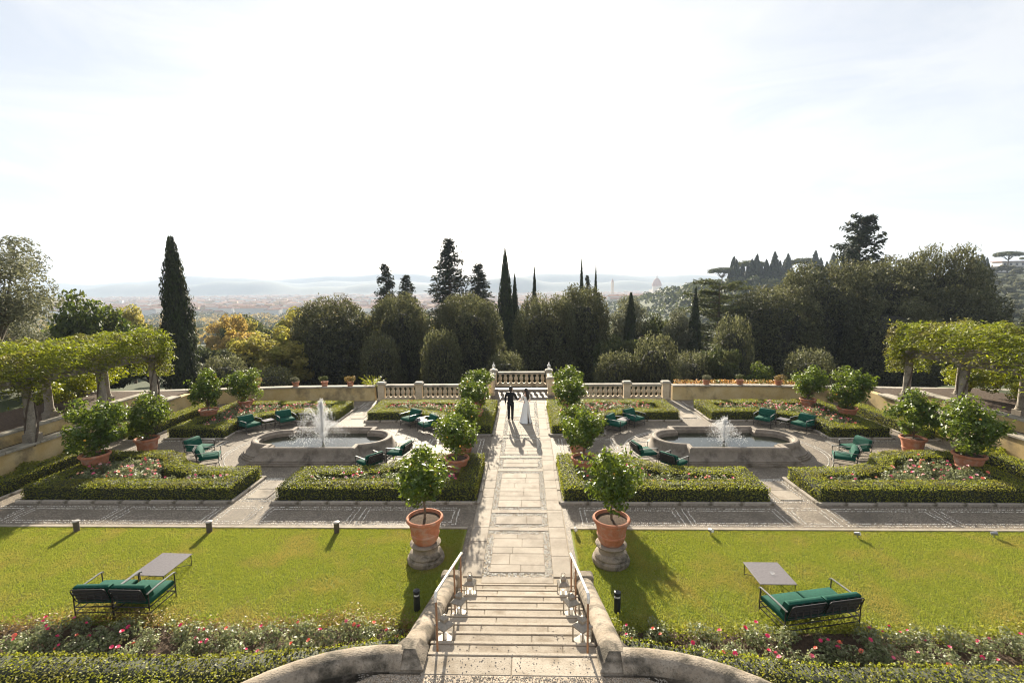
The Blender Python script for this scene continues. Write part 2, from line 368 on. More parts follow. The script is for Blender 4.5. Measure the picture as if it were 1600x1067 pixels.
# ================================================================== TERRAIN
def tz(x, y):
    x = np.asarray(x, float); y = np.asarray(y, float)
    d = np.maximum(0, y - 29.6)
    z = -2.6 * sstep(0, 2.5, d) - 52.4 * (1 - np.exp(-d * .135 / 52.4))
    side = sstep(23.5, 26, np.abs(x)) * (1 - sstep(27, 34, y))
    z = z + side * .95
    z = z - 3 * sstep(45, 140, np.abs(x)) * (1 - sstep(10, 60, y))
    b = sstep(95, 145, x) * (35 + np.clip(x - 150, 0, 500) * .06) * sstep(60, 370, y) * (1 - .55 * sstep(430, 900, y)) * (1 - sstep(900, 1500, y))
    return z + b + .6 * np.sin(x * .05 + 1) * np.sin(y * .04) * sstep(40, 90, y)
def grid_mesh(name, xs, ys, zf, m):
    X, Y = np.meshgrid(xs, ys); Z = zf(X, Y); V = np.stack([X, Y, Z], -1).reshape(-1, 3)
    nx, ny = len(xs), len(ys); i = np.arange(ny - 1)[:, None] * nx + np.arange(nx - 1)[None]
    Q = np.stack([i, i + 1, i + nx + 1, i + nx], -1).reshape(-1, 4)
    me = np_mesh(name, V, Q, None, None, [m]); me.polygons.foreach_set('use_smooth', [True] * len(Q)); return me
xs = np.unique(np.concatenate([np.linspace(-30, 30, 41), np.sign(np.linspace(-1, 1, 121)) * np.abs(np.linspace(-1, 1, 121)) ** 2.6 * 5200]))
ys = np.unique(np.concatenate([[-60, -20, 0, 10, 20, 26], np.linspace(28, 60, 33), 60 + np.linspace(0, 1, 90) ** 2.2 * 3300]))
def tz2(X, Y): return tz(X, Y) - .12 * (np.abs(X) < 23.4) * (Y < 29.7) 
struct('valley_ground', grid_mesh('valley_ground', xs, ys, tz2, M['earth']))
def hz(X, Y):
    r = np.zeros_like(X)
    for (yc, wd, amp, k, ph) in ((4500, 420, 172, .0010, .3), (3700, 300, 122, .0017, 2.1), (5200, 350, 205, .0007, 4.0)):
        prof = .74 + .17 * np.sin(X * k * 1.6 + ph) + .12 * np.sin(X * k * 3.7 + 1.3 * ph) + .05 * np.sin(X * k * 9.3 + ph) + .015 * np.sin(X * .013 + ph)
        r = np.maximum(r, amp * prof * np.exp(-((Y - yc) / wd) ** 2))
    return -57 + r * sstep(3150, 3500, Y)
struct('hills', grid_mesh('hills', np.linspace(-5200, 5200, 180), np.linspace(3150, 5500, 50), hz, M['hill']))

# ================================================================== PAVING AND LAWN
def sheet(name, rects, z, m, parent=None):
    mb = MB()
    for (x0, x1, y0, y1) in rects: mb.add([(x0, y0, z), (x1, y0, z), (x1, y1, z), (x0, y1, z)], [(0, 1, 2, 3)])
    return struct(name, mb.mesh(name, m), parent)
struct('paving', MB().box(-19.3, 19.3, 6.3, 28.55, -.3, 0).box(-2.2, 2.2, 28.55, 32.2, -.3, 0).mesh('paving', M['pave']))
for s in (-1, 1): sheet('lawn', [(min(s * 1.5, s * 18), max(s * 1.5, s * 18), 7.0, 13.0)], .012, M['lawn'])
# thin pale edging along the lawn
for s in (-1, 1):
    mb = MB().box(min(s * 1.5, s * 18), max(s * 1.5, s * 18), 13.0, 13.09, -.02, .045)
    mb.build('lawn_edging', M['slab'])['kind'] = 'structure'
rng = np.random.default_rng(5)
def grass(s):
    n = 230000
    x = s * rng.uniform(1.55, 16.2, n); y = 8.9 + 4.08 * rng.random(n) ** .9
    h = rng.uniform(.018, .042, n); a = rng.uniform(0, 2 * pi, n); wd = rng.uniform(.005, .010, n)
    P = np.stack([x, y, np.full(n, .012)], 1); b = np.stack([np.cos(a), np.sin(a), 0 * a], 1) * wd[:, None]
    tip = P + np.stack([rng.normal(0, .014, n), rng.normal(0, .014, n), h], 1)
    V = np.stack([P - b, P + b, tip], 1).reshape(-1, 3)
    o = link('grass', np_mesh('grass', V, None, np.arange(3 * n).reshape(n, 3), np.repeat(rng.random(n), 3), [M['grassb']]))
    tag(o, 'short sunlit grass of the %s lawn' % ('bollard lined' if s < 0 else 'spotlit'), 'grass', kind='stuff')
grass(-1); grass(1)

# ---- central path: slabs framed with pebble bands
path = struct('garden_path', MB().box(-1.36, 1.36, 10.3, 28.5, -.05, .006).mesh('garden_path', M['mortar']))
prnd = random.Random(3)
slab_cache = {}
def slab(x0, x1, y0, y1, parent, m='slab', z=.006, t=.018):
    sx, sy = round(x1 - x0, 2), round(y1 - y0, 2); k = (sx, sy, m, t)
    if k not in slab_cache: slab_cache[k] = MB().box(-sx / 2, sx / 2, -sy / 2, sy / 2, 0, t, 0, .006).mesh('slab', M[m])
    return link('slab', slab_cache[k], parent, ((x0 + x1) / 2, (y0 + y1) / 2, z + prnd.uniform(-.002, .002)))
frames = [(10.75, 12.92), (13.12, 13.98), (14.2, 17.3), (17.55, 18.7), (18.95, 21.3), (21.55, 24.3), (24.55, 28.2)]
bands = []
for i, (a, b) in enumerate(frames):
    bw = .17
    bands += [(-.86, .86, a, a + bw), (-.86, .86, b - bw, b), (-.86, -.86 + bw, a + bw, b - bw), (.86 - bw, .86, a + bw, b - bw)]
    y = a + bw + .01
    while y < b - bw - .1:
        h = min(prnd.choice([.32, .42, .5]), b - bw - .01 - y)
        if b - bw - .01 - (y + h) < .2: h = b - bw - .01 - y
        cut = prnd.uniform(-.25, .3)
        if h * 0 + prnd.random() < .8:
            slab(-.685, cut - .005, y, y + h - .01, path); slab(cut + .005, .685, y, y + h - .01, path)
        else: slab(-.685, .685, y, y + h - .01, path)
        y += h
    nxt = frames[i + 1][0] if i + 1 < len(frames) else 28.48
    slab(-.86, -.01, b + .01, nxt - .01, path); slab(.0, .86, b + .01, nxt - .01, path)
    for s in (-1, 1):
        y = a
        while y < nxt - .05:
            h = min(prnd.choice([.7, .9, 1.1]), nxt - y)
            slab(min(s * .875, s * 1.33), max(s * .875, s * 1.33), y, y + h - .012, path); y += h
slab(-.86, .86, 10.5, 10.74, path)
def pebbles(name, pts, r, m, label, zc=.012):
    n = len(pts); rg = np.random.default_rng(n)
    base = np.array([(1, 0, 0), (0, 1, 0), (-1, 0, 0), (0, -1, 0), (0, 0, .8)]); T0 = np.array([(0, 1, 4), (1, 2, 4), (2, 3, 4), (3, 0, 4)])
    P = np.array(pts); k = rg.uniform(.7, 1.3, (n, 1, 1)) * r; a = rg.uniform(0, pi, n)
    rot = np.stack([np.stack([np.cos(a), -np.sin(a), 0 * a], 1), np.stack([np.sin(a), np.cos(a), 0 * a], 1), np.stack([0 * a, 0 * a, 1 + 0 * a], 1)], 1)
    V = np.einsum('nij,kj->nki', rot, base) * k * np.array([1, .75, 1]); V[:, :, :2] += P[:, None, :2]; V[:, :, 2] += (P[:, 2] if P.shape[1] > 2 else 0)[:, None] if P.shape[1] > 2 else zc - .004
    T = (T0[None] + 5 * np.arange(n)[:, None, None]).reshape(-1, 3)
    return tag(link(name, np_mesh(name, V.reshape(-1, 3), None, T, None, [m])), label, 'pebbles', kind='stuff')
pl = []; pd = []
for (x0, x1, y0, y1) in bands:
    n = int((x1 - x0) * (y1 - y0) * 900)
    for k in range(n):
        (pl if prnd.random() < .72 else pd).append((prnd.uniform(x0, x1), prnd.uniform(y0, y1)))
pebbles('pebble_band', pl, .018, M['peb'], 'pale pebble bands framing the slabs of the central path')
pebbles('pebble_band', pd, .020, M['pebd'], 'dark pebbles between the pale ones framing the central path')
# pebble outline rectangles and fountain rings in the cross walks
inl = []
def pline(x0, y0, x1, y1, st=.055):
    L = math.hypot(x1 - x0, y1 - y0); n = int(L / st)
    for k in range(n):
        if prnd.random() < .86: inl.append((x0 + (x1 - x0) * k / n + prnd.uniform(-.013, .013), y0 + (y1 - y0) * k / n + prnd.uniform(-.013, .013)))
def prect(x0, x1, y0, y1):
    pline(x0, y0, x1, y0); pline(x1, y0, x1, y1); pline(x1, y1, x0, y1); pline(x0, y1, x0, y0)
FX, FY = 8.6, 19.68
for s in (-1, 1):
    for (a, b) in ((1.9, 4.9), (5.1, 8.0), (9.6, 12.6), (12.8, 15.8), (16.0, 18.9)):
        prect(min(s * a, s * b), max(s * a, s * b), 13.3, 14.35); prect(min(s * a, s * b) + .14, max(s * a, s * b) - .14, 13.44, 14.21)
    for (a, b) in ((1.7, 4.2), ): prect(min(s * a, s * b), max(s * a, s * b), 18.6, 21.2); prect(min(s * a, s * b) + .14, max(s * a, s * b) - .14, 18.74, 21.06)
    prect(min(s * 13.6, s * 17.4), max(s * 13.6, s * 17.4), 18.7, 20.9)
    for (a, b) in ((14.8, 16.6), (24.4, 26.4), (26.7, 28.2), (13.3, 14.4)): prect(min(s * 8.32, s * 9.4), max(s * 8.32, s * 9.4), a, b); prect(min(s * 8.45, s * 9.27), max(s * 8.45, s * 9.27), a + .13, b - .13)
    for (a, b) in ((1.6, 8), (9.6, 16)): prect(min(s * a, s * b), max(s * a, s * b), 27.1, 28.1)
    for rr in (3.9, 4.05):
        for k in range(0, int(2 * pi * rr / .055)):
            t = k * .055 / rr; x, y = s * FX + rr * 1.02 * cos(t), FY + rr * .78 * sin(t)
            inl.append((x, y))
pebbles('pebble_inlay', inl, .022, M['peb'], 'dotted white pebble lines inlaid in the mosaic paving', .004)
for s in (-1, 1):   # sunlit slab strips between the beds
    wk = struct('cross_walk', MB().box(min(s * 8.5, s * 9.22), max(s * 8.5, s * 9.22), 14.95, 16.45, -.02, .003).box(min(s * 8.5, s * 9.22), max(s * 8.5, s * 9.22), 24.55, 26.25, -.02, .003).mesh('cross_walk', M['mortar']))
    for a, b in ((14.96, 16.44), (24.56, 26.24)):
        y = a
        while y < b - .2: slab(min(s * 8.51, s * 9.21), max(s * 8.51, s * 9.21), y, min(y + .72, b), wk, z=.003); y += .735

# ================================================================== STAIRS AND FRONT TERRACE
RIS, TRD, NST, Y0 = .15, .41, 10, 10.28
st = thing('garden_stairs', 'broad pale stone steps leading down to the central path', 'steps', (0, 8.3, 0))
for k in range(NST):
    ya = Y0 - (k + 1) * TRD if k < NST - 1 else 6.17
    cuts = [-1.32, prnd.uniform(-.5, .5), 1.32] if k % 2 else [-1.32, prnd.uniform(-.8, -.5), prnd.uniform(.5, .9), 1.32]
    for q in range(len(cuts) - 1):
        MB().box(cuts[q] + .003, cuts[q + 1] - .003, ya - 8.3 - .002, Y0 - k * TRD - 8.3 - .072, k * RIS - (.02 if k else .05), (k + 1) * RIS + prnd.uniform(-.003, .003), 0, .012).build('step_block', M['step'], st)
    MB().box(-1.325, 1.325, Y0 - k * TRD - 8.3 - .058, Y0 - k * TRD - 8.3 + .012, k * RIS + .07, (k + 1) * RIS + .006, 0, .012).build('nosing', M['nose'], st)
    MB().box(-1.31, 1.31, ya - 8.3, Y0 - k * TRD - 8.3 - .03, k * RIS - .01, (k + 1) * RIS - .02).build('step_bed', M['mortar'], st)
struct('gravel_terrace', MB().prism([(-1.9, 6.17), (-3.0, 5.6), (-4.2, 4.3), (-4.6, 2), (-4.6, -8), (4.6, -8), (4.6, 2), (4.2, 4.3), (3.0, 5.6), (1.9, 6.17)], .2, 1.497).mesh('gravel_terrace', M['gravel']))
gp = [(prnd.uniform(-2.2, 2.2), prnd.uniform(5.3, 6.16), 1.497) for _ in range(5000)]
pebbles('gravel', gp, .013, M['kerb'], 'loose pale gravel at the head of the steps')
db = []
for _ in range(260):
    k = prnd.choice([6, 7, 7, 8, 8, 8, 9, 9, 9, 9, 9]); y1 = Y0 - k * TRD; x = prnd.uniform(-1.2, 1.2)
    db.append((x, y1 - prnd.uniform(.02, TRD - .03), (k + 1) * RIS))
pebbles('fallen_leaf_debris', db, .014, M['pebd'], 'dark specks of leaf litter scattered on the upper steps')
def half_round(r, n=9, base=.0): return [(-r, -base)] + [(-r * cos(pi * i / (n - 1)), r * .8 * sin(pi * i / (n - 1))) for i in range(n)] + [(r, -base)]
for s in (-1, 1):
    side = 'bollard' if s < 0 else 'spotlight'
    sw = thing('stair_wall', 'sloping rounded stone parapet beside the steps, on the %s lawn side' % side, 'parapet', (s * 1.53, 8.3, 0), group=None)
    pts = [(0, 6.6 - 8.3, 1.53), (0, 8.4 - 8.3, .90), (0, 10.05 - 8.3, .31)]
    wb = MB(); wb.add([(-.15, -1.75, 0), (.15, -1.75, 0), (.15, -1.75, 1.54), (-.15, -1.75, 1.54), (-.15, 1.8, 0), (.15, 1.8, 0), (.15, 1.8, .30), (-.15, 1.8, .30)],
        [(0, 1, 2, 3), (4, 7, 6, 5), (0, 4, 5, 1), (3, 2, 6, 7), (0, 3, 7, 4), (1, 5, 6, 2)])
    wb.build('wall_body', M['lichen'], sw)
    MB().sweep(half_round(.19), pts).build('coping', M['lichen'], sw, smooth=50)
    nb = MB().box(-.25, .25, -2.10, -1.68, 1.2, 1.56, 0, .02); nb.add([(-.26, -2.12, 1.562), (.26, -2.12, 1.562), (.26, -1.66, 1.562), (-.26, -1.66, 1.562), (-.10, -1.90, 1.71), (.10, -1.90, 1.71), (.12, -1.66, 1.69), (-.12, -1.66, 1.69)], [(0, 1, 5, 4), (1, 2, 6, 5), (2, 3, 7, 6), (3, 0, 4, 7), (4, 5, 6, 7), (3, 2, 1, 0)])
    nb.build('newel_block', M['lichen'], sw)
    MB().box(-.22, .22, 1.76, 2.06, -.02, .47, 0, .05).build('end_block', M['lichen'], sw)
    # curved retaining wall round the terrace
    cw = thing('curved_wall', 'curved retaining wall with thick lichened round coping, on the %s lawn side' % side, 'wall', (s * 1.9, 6.3, 0))
    cx, cyy, rr = s * 1.75, 3.55, 2.85
    P = []
    for k in range(15):
        a = R(93 - k * 7.5); P.append((cx + s * rr * cos(a) - s * 1.9, cyy + rr * sin(a) - 6.3, 0))
    if s < 0: pass
    prof = [(-.17, 0), (-.17, 1.52), (.17, 1.52), (.17, 0)]
    MB().sweep(prof, P).build('wall_body', M['lichen'], cw, smooth=30)
    MB().sweep(half_round(.22, 11), [(x, y, 1.53) for x, y, z in P]).build('coping', M['lichen'], cw, smooth=50)
    # handrail
    hr = thing('handrail', 'pale sloping metal handrail with brown posts on the %s side of the steps' % side, 'handrail', (s * 1.16, 6.7, 1.35))
    tops = [(0, 0, 1.05), (0, 2.75, .05)]
    def zr(y): return 1.05 - y * (1.0 / 2.75)
    MB().tube([(0, -.04, .93), (0, -.04, 1.0), (0, .0, 1.05), (0, 2.75, .05), (0, 2.82, .0)], .024, 8).build('top_rail', M['rail'], hr, smooth=40)
    for y in (0.0, 1.75, 2.6):
        kst = int((Y0 - (6.7 + y)) / TRD); zb = (kst + 1) * RIS - 1.35
        MB().tube([(0, y, zb), (0, y, zr(y) - .02)], .017, 8).tube([(0, y, zb), (0, y, zb + .02)], .04, 8).build('post', M['copper'], hr)

def lantern_meshes(m, h=.46, wd=.24):
    mb = MB().box(-wd / 2, wd / 2, -wd / 2, wd / 2, 0, .025, 0, .006)
    base = mb.mesh('base', m)
    post = MB().box(-.009, .009, -.009, .009, 0, h * .52).mesh('post', m)
    t = h * .52 + .025
    roof = MB().lathe([(wd * .72, t), (wd * .72, t + .02), (wd * .42, t + .07), (wd * .30, t + .08), (wd * .30, t + .13), (wd * .36, t + .14), (wd * .18, t + .18), (.01, t + .19)], 4).mesh('roof', m)
    ring = MB().tube([(.045 * cos(a), 0, t + .22 + .045 * sin(a)) for a in [2 * pi * k / 12 for k in range(13)]], .005, 5).mesh('handle', m)
    gl = MB().box(-wd / 2 + .012, wd / 2 - .012, -wd / 2 + .012, wd / 2 - .012, .03, t - .005).mesh('glass', M['glass'])
    cdl = MB().lathe([(.035, .03), (.035, .13), (.03, .135)], 10).mesh('candle', M['white'])
    return base, post, roof, ring, gl, cdl, wd
def lantern(ms, loc, rz, label, group=None):
    b, po, ro, ri, gl, cd, wd = ms
    t = thing('lantern', label, 'lantern', loc, rz, group)
    link('base', b, t)
    for sx in (-1, 1):
        for sy in (-1, 1): link('post', po, t, (sx * (wd / 2 - .012), sy * (wd / 2 - .012), .02))
    link('roof', ro, t); link('handle', ri, t); link('glass', gl, t); link('candle', cd, t)
    return t
lm = lantern_meshes(M['lant']); lw = lantern_meshes(M['white'], .42, .20)
for s in (-1, 1):
    sd_ = 'bollard' if s < 0 else 'spotlight'
    for k, nm in ((7, 'uppermost'), (4, 'middle'), (1, 'lowest')):
        y = Y0 - k * TRD - .2
        lantern(lm, (s * (1.02 + .02 * k - .02), y, (k + 1) * RIS), .1 * k * s, '%s metal candle lantern on the steps, beside the %s side handrail' % (nm, sd_), 'metal lanterns on the garden steps')

# ================================================================== HEDGES, KERBS, BEDS
rng = np.random.default_rng(11)
def offset_poly(P, d):
    n = len(P); out = []
    for i in range(n):
        a, b, c = Vector(P[i - 1]), Vector(P[i]), Vector(P[(i + 1) % n])
        d1 = (b - a).normalized(); d2 = (c - b).normalized()
        n1 = Vector((-d1.y, d1.x)); n2 = Vector((-d2.y, d2.x)); nn = (n1 + n2) / max(.35, 1 + n1.dot(n2))
        q = b + nn * d; out.append((q.x, q.y))
    return out
def quad_pts(a, b, c, d, n):
    u = rng.random((n, 1)); v = rng.random((n, 1))
    a, b, c, d = [np.array(q, float) for q in (a, b, c, d)]
    return (a * (1 - u) + b * u) * (1 - v) + (d * (1 - u) + c * u) * v
def area(a, b, c, d):
    a, b, c, d = [np.array(q, float) for q in (a, b, c, d)]
    return .5 * np.linalg.norm(np.cross(b - a, c - a)) + .5 * np.linalg.norm(np.cross(c - a, d - a))
def ring_hedge(name, label, outer, wd, h, dens=760, L=.046, W=.030, z0=.06, group=None, closed=True, mat='hedge'):
    inner = offset_poly(outer, wd); n = len(outer); P = []; N = []; mb = MB()
    co = offset_poly(outer, .05); ci = offset_poly(outer, wd - .05)
    for i in range(n):
        j = (i + 1) % n
        A, B, C, D = outer[i], outer[j], inner[j], inner[i]
        e = Vector((B[0] - A[0], B[1] - A[1])).normalized(); on = (e.y, -e.x, 0)
        faces = [((*A, h), (*B, h), (*C, h), (*D, h), (0, 0, 1)), ((*A, z0), (*B, z0), (*B, h), (*A, h), on), ((*D, z0), (*C, z0), (*C, h), (*D, h), (-on[0], -on[1], 0))]
        for fi, (a, b, c, d, nn) in enumerate(faces):
            k = int(area(a, b, c, d) * dens * (1.25 if fi == 0 else .9)); 
            if k < 1: continue
            q = quad_pts(a, b, c, d, k); nv = np.tile(np.array(nn, float), (k, 1))
            q += nv * rng.normal(-.012, .02, (k, 1)) + (np.sin(q[:, :1] * 2.1) * np.sin(q[:, 1:2] * 1.7 + 1) * .02) * nv
            P.append(q); N.append(nv)
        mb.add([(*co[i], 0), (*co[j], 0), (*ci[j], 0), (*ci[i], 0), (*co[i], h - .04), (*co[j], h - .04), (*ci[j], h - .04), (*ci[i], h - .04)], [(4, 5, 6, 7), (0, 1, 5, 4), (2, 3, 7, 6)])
    P = np.concatenate(P); N = np.concatenate(N)
    me = leaf_mesh(name, rng, P, N, L, W, [M[mat], M['hcore']], (np.array(mb.v), np.array(mb.f)), jit=.75)
    return tag(link(name, me), label, 'hedge', group), inner
def ccw(P):
    a = sum(P[i][0] * P[(i + 1) % len(P)][1] - P[(i + 1) % len(P)][0] * P[i][1] for i in range(len(P)))
    return P if a > 0 else P[::-1]
def inpoly(x, y, P):
    c = False; n = len(P)
    for i in range(n):
        x1, y1 = P[i]; x2, y2 = P[(i + 1) % n]
        if (y1 > y) != (y2 > y) and x < (x2 - x1) * (y - y1) / (y2 - y1) + x1: c = not c
    return c
def arc_pts(x0, y0, x1, y1, cx, cyy, n=7):   # concave bed edge following the fountain plaza
    a0 = atan2(y0 - cyy, x0 - cx); a1 = atan2(y1 - cyy, x1 - cx); rA = math.hypot(x0 - cx, y0 - cyy); rB = math.hypot(x1 - cx, y1 - cyy)
    return [(cx + (rA + (rB - rA) * t) * cos(a0 + (a1 - a0) * t), cyy + (rA + (rB - rA) * t) * sin(a0 + (a1 - a0) * t)) for t in [k / (n - 1) for k in range(n)]]
kerb_me = {}
def kerb(label, poly):
    t = thing('bed_kerb', label, 'kerb', (poly[0][0], poly[0][1], 0)); ox, oy = poly[0]
    out = offset_poly(poly, -.10); rr = random.Random(len(label))
    for i in range(len(out)):
        a = Vector(out[i]); b = Vector(out[(i + 1) % len(out)]); Lg = (b - a).length; k = max(1, round(Lg / .95)); ang = atan2((b - a).y, (b - a).x)
        l = round(Lg / k, 2)
        if l not in kerb_me: kerb_me[l] = MB().box(-l / 2 + .004, l / 2 - .004, -.05, .07, -.03, .085, 0, .018).mesh('kerb_stone', M['kerb'])
        for q in range(k):
            c = a.lerp(b, (q + .5) / k); link('kerb_stone', kerb_me[l], t, (c.x - ox, c.y - oy, rr.uniform(-.01, .006)), ang + rr.uniform(-.01, .01))
BEDS = []
def bed(key, label_hedge, label_kerb, poly, wd=.72, h=.5):
    poly = ccw(poly)
    o, inner = ring_hedge('box_hedge', label_hedge, poly, wd, h, group='clipped box hedges of the parterre')
    kerb(label_kerb, poly)
    ip = offset_poly(poly, wd * .6)
    m = MB(); m.add([(x, y, .09) for x, y in ip], [tuple(range(len(ip)))]); 
    s = struct('bed_soil', m.mesh('bed_soil', M['soil'])); BEDS.append((key, offset_poly(poly, wd + .16), poly))
for s in (-1, 1):
    cx = s * FX; nm = 'tall jet fountain' if s < 0 else 'low jet fountain'
    m = lambda P: [(s * x, y) for x, y in P]
    FI = [(1.42, 14.72), (8.05, 14.72), (8.05, 16.6), (6.3, 16.6), (5.3, 16.75), (4.5, 17.35), (4.05, 18.0), (1.42, 18.0)]
    FO = [(9.6, 14.72), (16.75, 14.72), (16.75, 18.3), (14.3, 18.3), (13.5, 18.0), (12.7, 17.05), (11.6, 16.6), (9.6, 16.6)]
    BI = [(1.42, 21.72), (3.85, 21.72), (4.0, 22.7), (4.6, 23.5), (5.6, 24.05), (8.15, 24.05), (8.15, 26.75), (1.42, 26.75)]
    BO = [(16.7, 21.2), (14.0, 21.2), (14.1, 22.2), (13.55, 23.3), (12.6, 24.05), (9.75, 24.05), (9.75, 26.6), (16.7, 26.6)]
    bed('FI%d' % s, 'clipped box hedge before the %s, along the central path' % nm, 'low stone kerb round the bed before the %s by the path' % nm, m(FI))
    bed('FO%d' % s, 'clipped box hedge before the %s, toward the pergola' % nm, 'low stone kerb round the bed before the %s toward the pergola' % nm, m(FO))
    bed('BI%d' % s, 'clipped box hedge behind the %s, along the central path' % nm, 'low stone kerb round the bed behind the %s by the path' % nm, m(BI), .78)
    bed('BO%d' % s, 'clipped box hedge behind the %s, toward the pergola' % nm, 'low stone kerb round the bed behind the %s toward the pergola' % nm, m(BO))
    # straight outer hedges under the pergola wall
    for (ya, yb, q) in ((13.3, 18.2, 'nearer the lawn'), (20.9, 26.4, 'nearer the back wall')):
        P = ccw(m([(17.7, ya), (18.45, ya), (18.45, yb), (17.7, yb)]))
        ring_hedge('box_hedge', 'straight box hedge under the %s pergola wall, %s' % ('shady' if s < 0 else 'sunny', q), P, .36, .52, group='clipped box hedges of the parterre')
        kerb('stone kerb of the straight hedge under the %s pergola, %s' % ('shady' if s < 0 else 'sunny', q), P)

# ---- rose bushes
rr = random.Random(21)
def petal_mesh(m):
    V = []; F = []; 
    for ring, (r, z, k) in enumerate(((.055, .0, 6), (.042, .02, 5), (.024, .035, 4))):
        for i in range(k):
            a = 2 * pi * i / k + ring * .5; b = len(V); c, s_ = cos(a), sin(a); wv = r * .62
            V += [(0, 0, z - .01), (c * r * .7 - s_ * wv, s_ * r * .7 + c * wv, z + .012), (c * r * 1.1, s_ * r * 1.1, z + .022), (c * r * .7 + s_ * wv, s_ * r * .7 - c * wv, z + .012)]
            F.append((b, b + 1, b + 2, b + 3))
    mb = MB(); mb.add(V, F); me = mb.mesh('blossom', m); return me
BL = {k: petal_mesh(M[k]) for k in ('pinkA', 'coral', 'peach', 'blush', 'mag')}
def rose_fol(seed, rad=.36, h=.5, n=420, mat='rose', L=.075, W=.05):
    g = np.random.default_rng(seed)
    blobs = [((g.normal(0, rad * .45), g.normal(0, rad * .45), h * g.uniform(.35, .8)), g.uniform(.12, .22)) for _ in range(9)] + [((0, 0, h * .35), (rad * .8, rad * .8, h * .35))]
    P, N = blob_pts(g, blobs, n, .5, .5); N[:, 2] += .4
    mb = MB()
    for _ in range(6):
        a = g.uniform(0, 6.3); mb.tube([(0, 0, 0), (cos(a) * rad * .3, sin(a) * rad * .3, h * .5), (cos(a) * rad * .6, sin(a) * rad * .6, h * .9)], .006, 4)
    return leaf_mesh('foliage', g, P, N, L, W, [M[mat], M['bark']], (np.array(mb.v), np.array([f for f in mb.f if len(f) == 4])), jit=.6), [tuple(b[0][:2]) + (b[0][2] + b[1],) for b in blobs[:9]]
RF = [rose_fol(100 + k) for k in range(5)]
def rose(x, y, z, pal, nb, label, group, s=1.0):
    me, tips = rr.choice(RF)
    t = thing('rose_bush', label, 'rose bush', (x, y, z), rr.uniform(0, 6.28), group, s)
    link('foliage', me, t)
    for q in rr.sample(tips, min(nb, len(tips))):
        link('blossom', BL[rr.choice(pal)], t, (q[0], q[1], q[2] + .01), 0, rr.uniform(.75, 1.25), rot=(rr.uniform(-.6, .6), rr.uniform(-.6, .6), rr.uniform(0, 6)))
POTS = []
for s in (-1, 1):
    for (x, y) in ((2.35, 16.85), (2.42, 19.45), (2.42, 23.4), (2.5, 26.2)): POTS.append((s * x, y, 'row'))
    for (x, y) in ((16.3, 17.05), (16.15, 19.35), (16.4, 23.75), (15.7, 25.9)): POTS.append((s * x, y, 'out'))
for key, inner, poly in BEDS:
    s = -1 if '-1' in key else 1; nm = 'tall jet fountain' if s < 0 else 'low jet fountain'; k = key[:2]
    pos = ('before' if k[0] == 'F' else 'behind') + ' the ' + nm + (' by the path' if k[1] == 'I' else ' by the pergola')
    pal = ['peach', 'blush', 'pinkA', 'coral'] if k[0] == 'B' else ['blush', 'pinkA', 'peach', 'pinkA', 'coral']
    xsn = [p[0] for p in inner]; ysn = [p[1] for p in inner]; cnt = 0; placed = []
    for _ in range(900):
        x, y = rr.uniform(min(xsn), max(xsn)), rr.uniform(min(ysn), max(ysn))
        if not inpoly(x, y, inner): continue
        if any(math.hypot(x - a, y - b) < .40 for a, b in placed) or any(math.hypot(x - a, y - b) < .72 for a, b, _ in POTS): continue
        placed.append((x, y))
        if len(placed) > 44: break
    for (x, y) in placed:
        rose(x, y, .09, pal, rr.choice([1, 2, 3, 4]) if k[0] == 'F' else rr.choice([3, 4, 5, 6]), 'pink rose bush in the hedged bed %s' % pos, 'rose bushes %s' % pos, rr.uniform(.72, .98))
# front beds below the terrace
for s in (-1, 1):
    side = 'bollard' if s < 0 else 'spotlight'
    struct('bed_soil', MB().box(min(s * 1.9, s * 17), max(s * 1.9, s * 17), 6.4, 8.95, -.05, .03).mesh('bed_soil', M['soil']))
    P = ccw([(s * x, y) for x, y in ((2.0, 7.0), (3.4, 6.75), (5.2, 6.3), (16, 6.3), (16, 7.75), (5.5, 7.75), (3.6, 8.0), (2.0, 8.35))])
    ring_hedge('box_hedge', 'low loose box hedge under the curved wall, on the %s lawn side' % side, P, .66, .42, 700, .044, .03)
    x = 2.3
    while x < 12.5:
        for y in ((8.1, 8.55) if x > 3.2 else (8.6,)):
            if rr.random() < .93: rose(s * (x + rr.uniform(-.15, .15)), y + rr.uniform(-.12, .12), .03, ['pinkA', 'mag', 'mag', 'coral'], rr.choice([0, 1, 1, 2, 2, 3]), 'rose bush of the low border beside the %s lawn' % side, 'rose bushes bordering the %s lawn' % side, rr.uniform(.52, .76))
        x += .5
    g = np.random.default_rng(77 + s); n = 5200
    xx = s * g.uniform(1.95, 13, n); Pn = np.stack([xx, 8.95 + .16 * np.sin(xx * 1.3) + g.normal(0, .13, n), .05 + np.abs(g.normal(0, .10, n))], 1)
    me = leaf_mesh('ground_cover', g, Pn, np.tile((0, 0, 1.), (n, 1)), .05, .03, [M['dry'] if s < 0 else M['hedge']], jit=.8)
    tag(link('ground_cover', me), 'low %s ground cover edging the %s lawn' % ('reddish' if s < 0 else 'green', side), 'ground cover', kind='stuff')

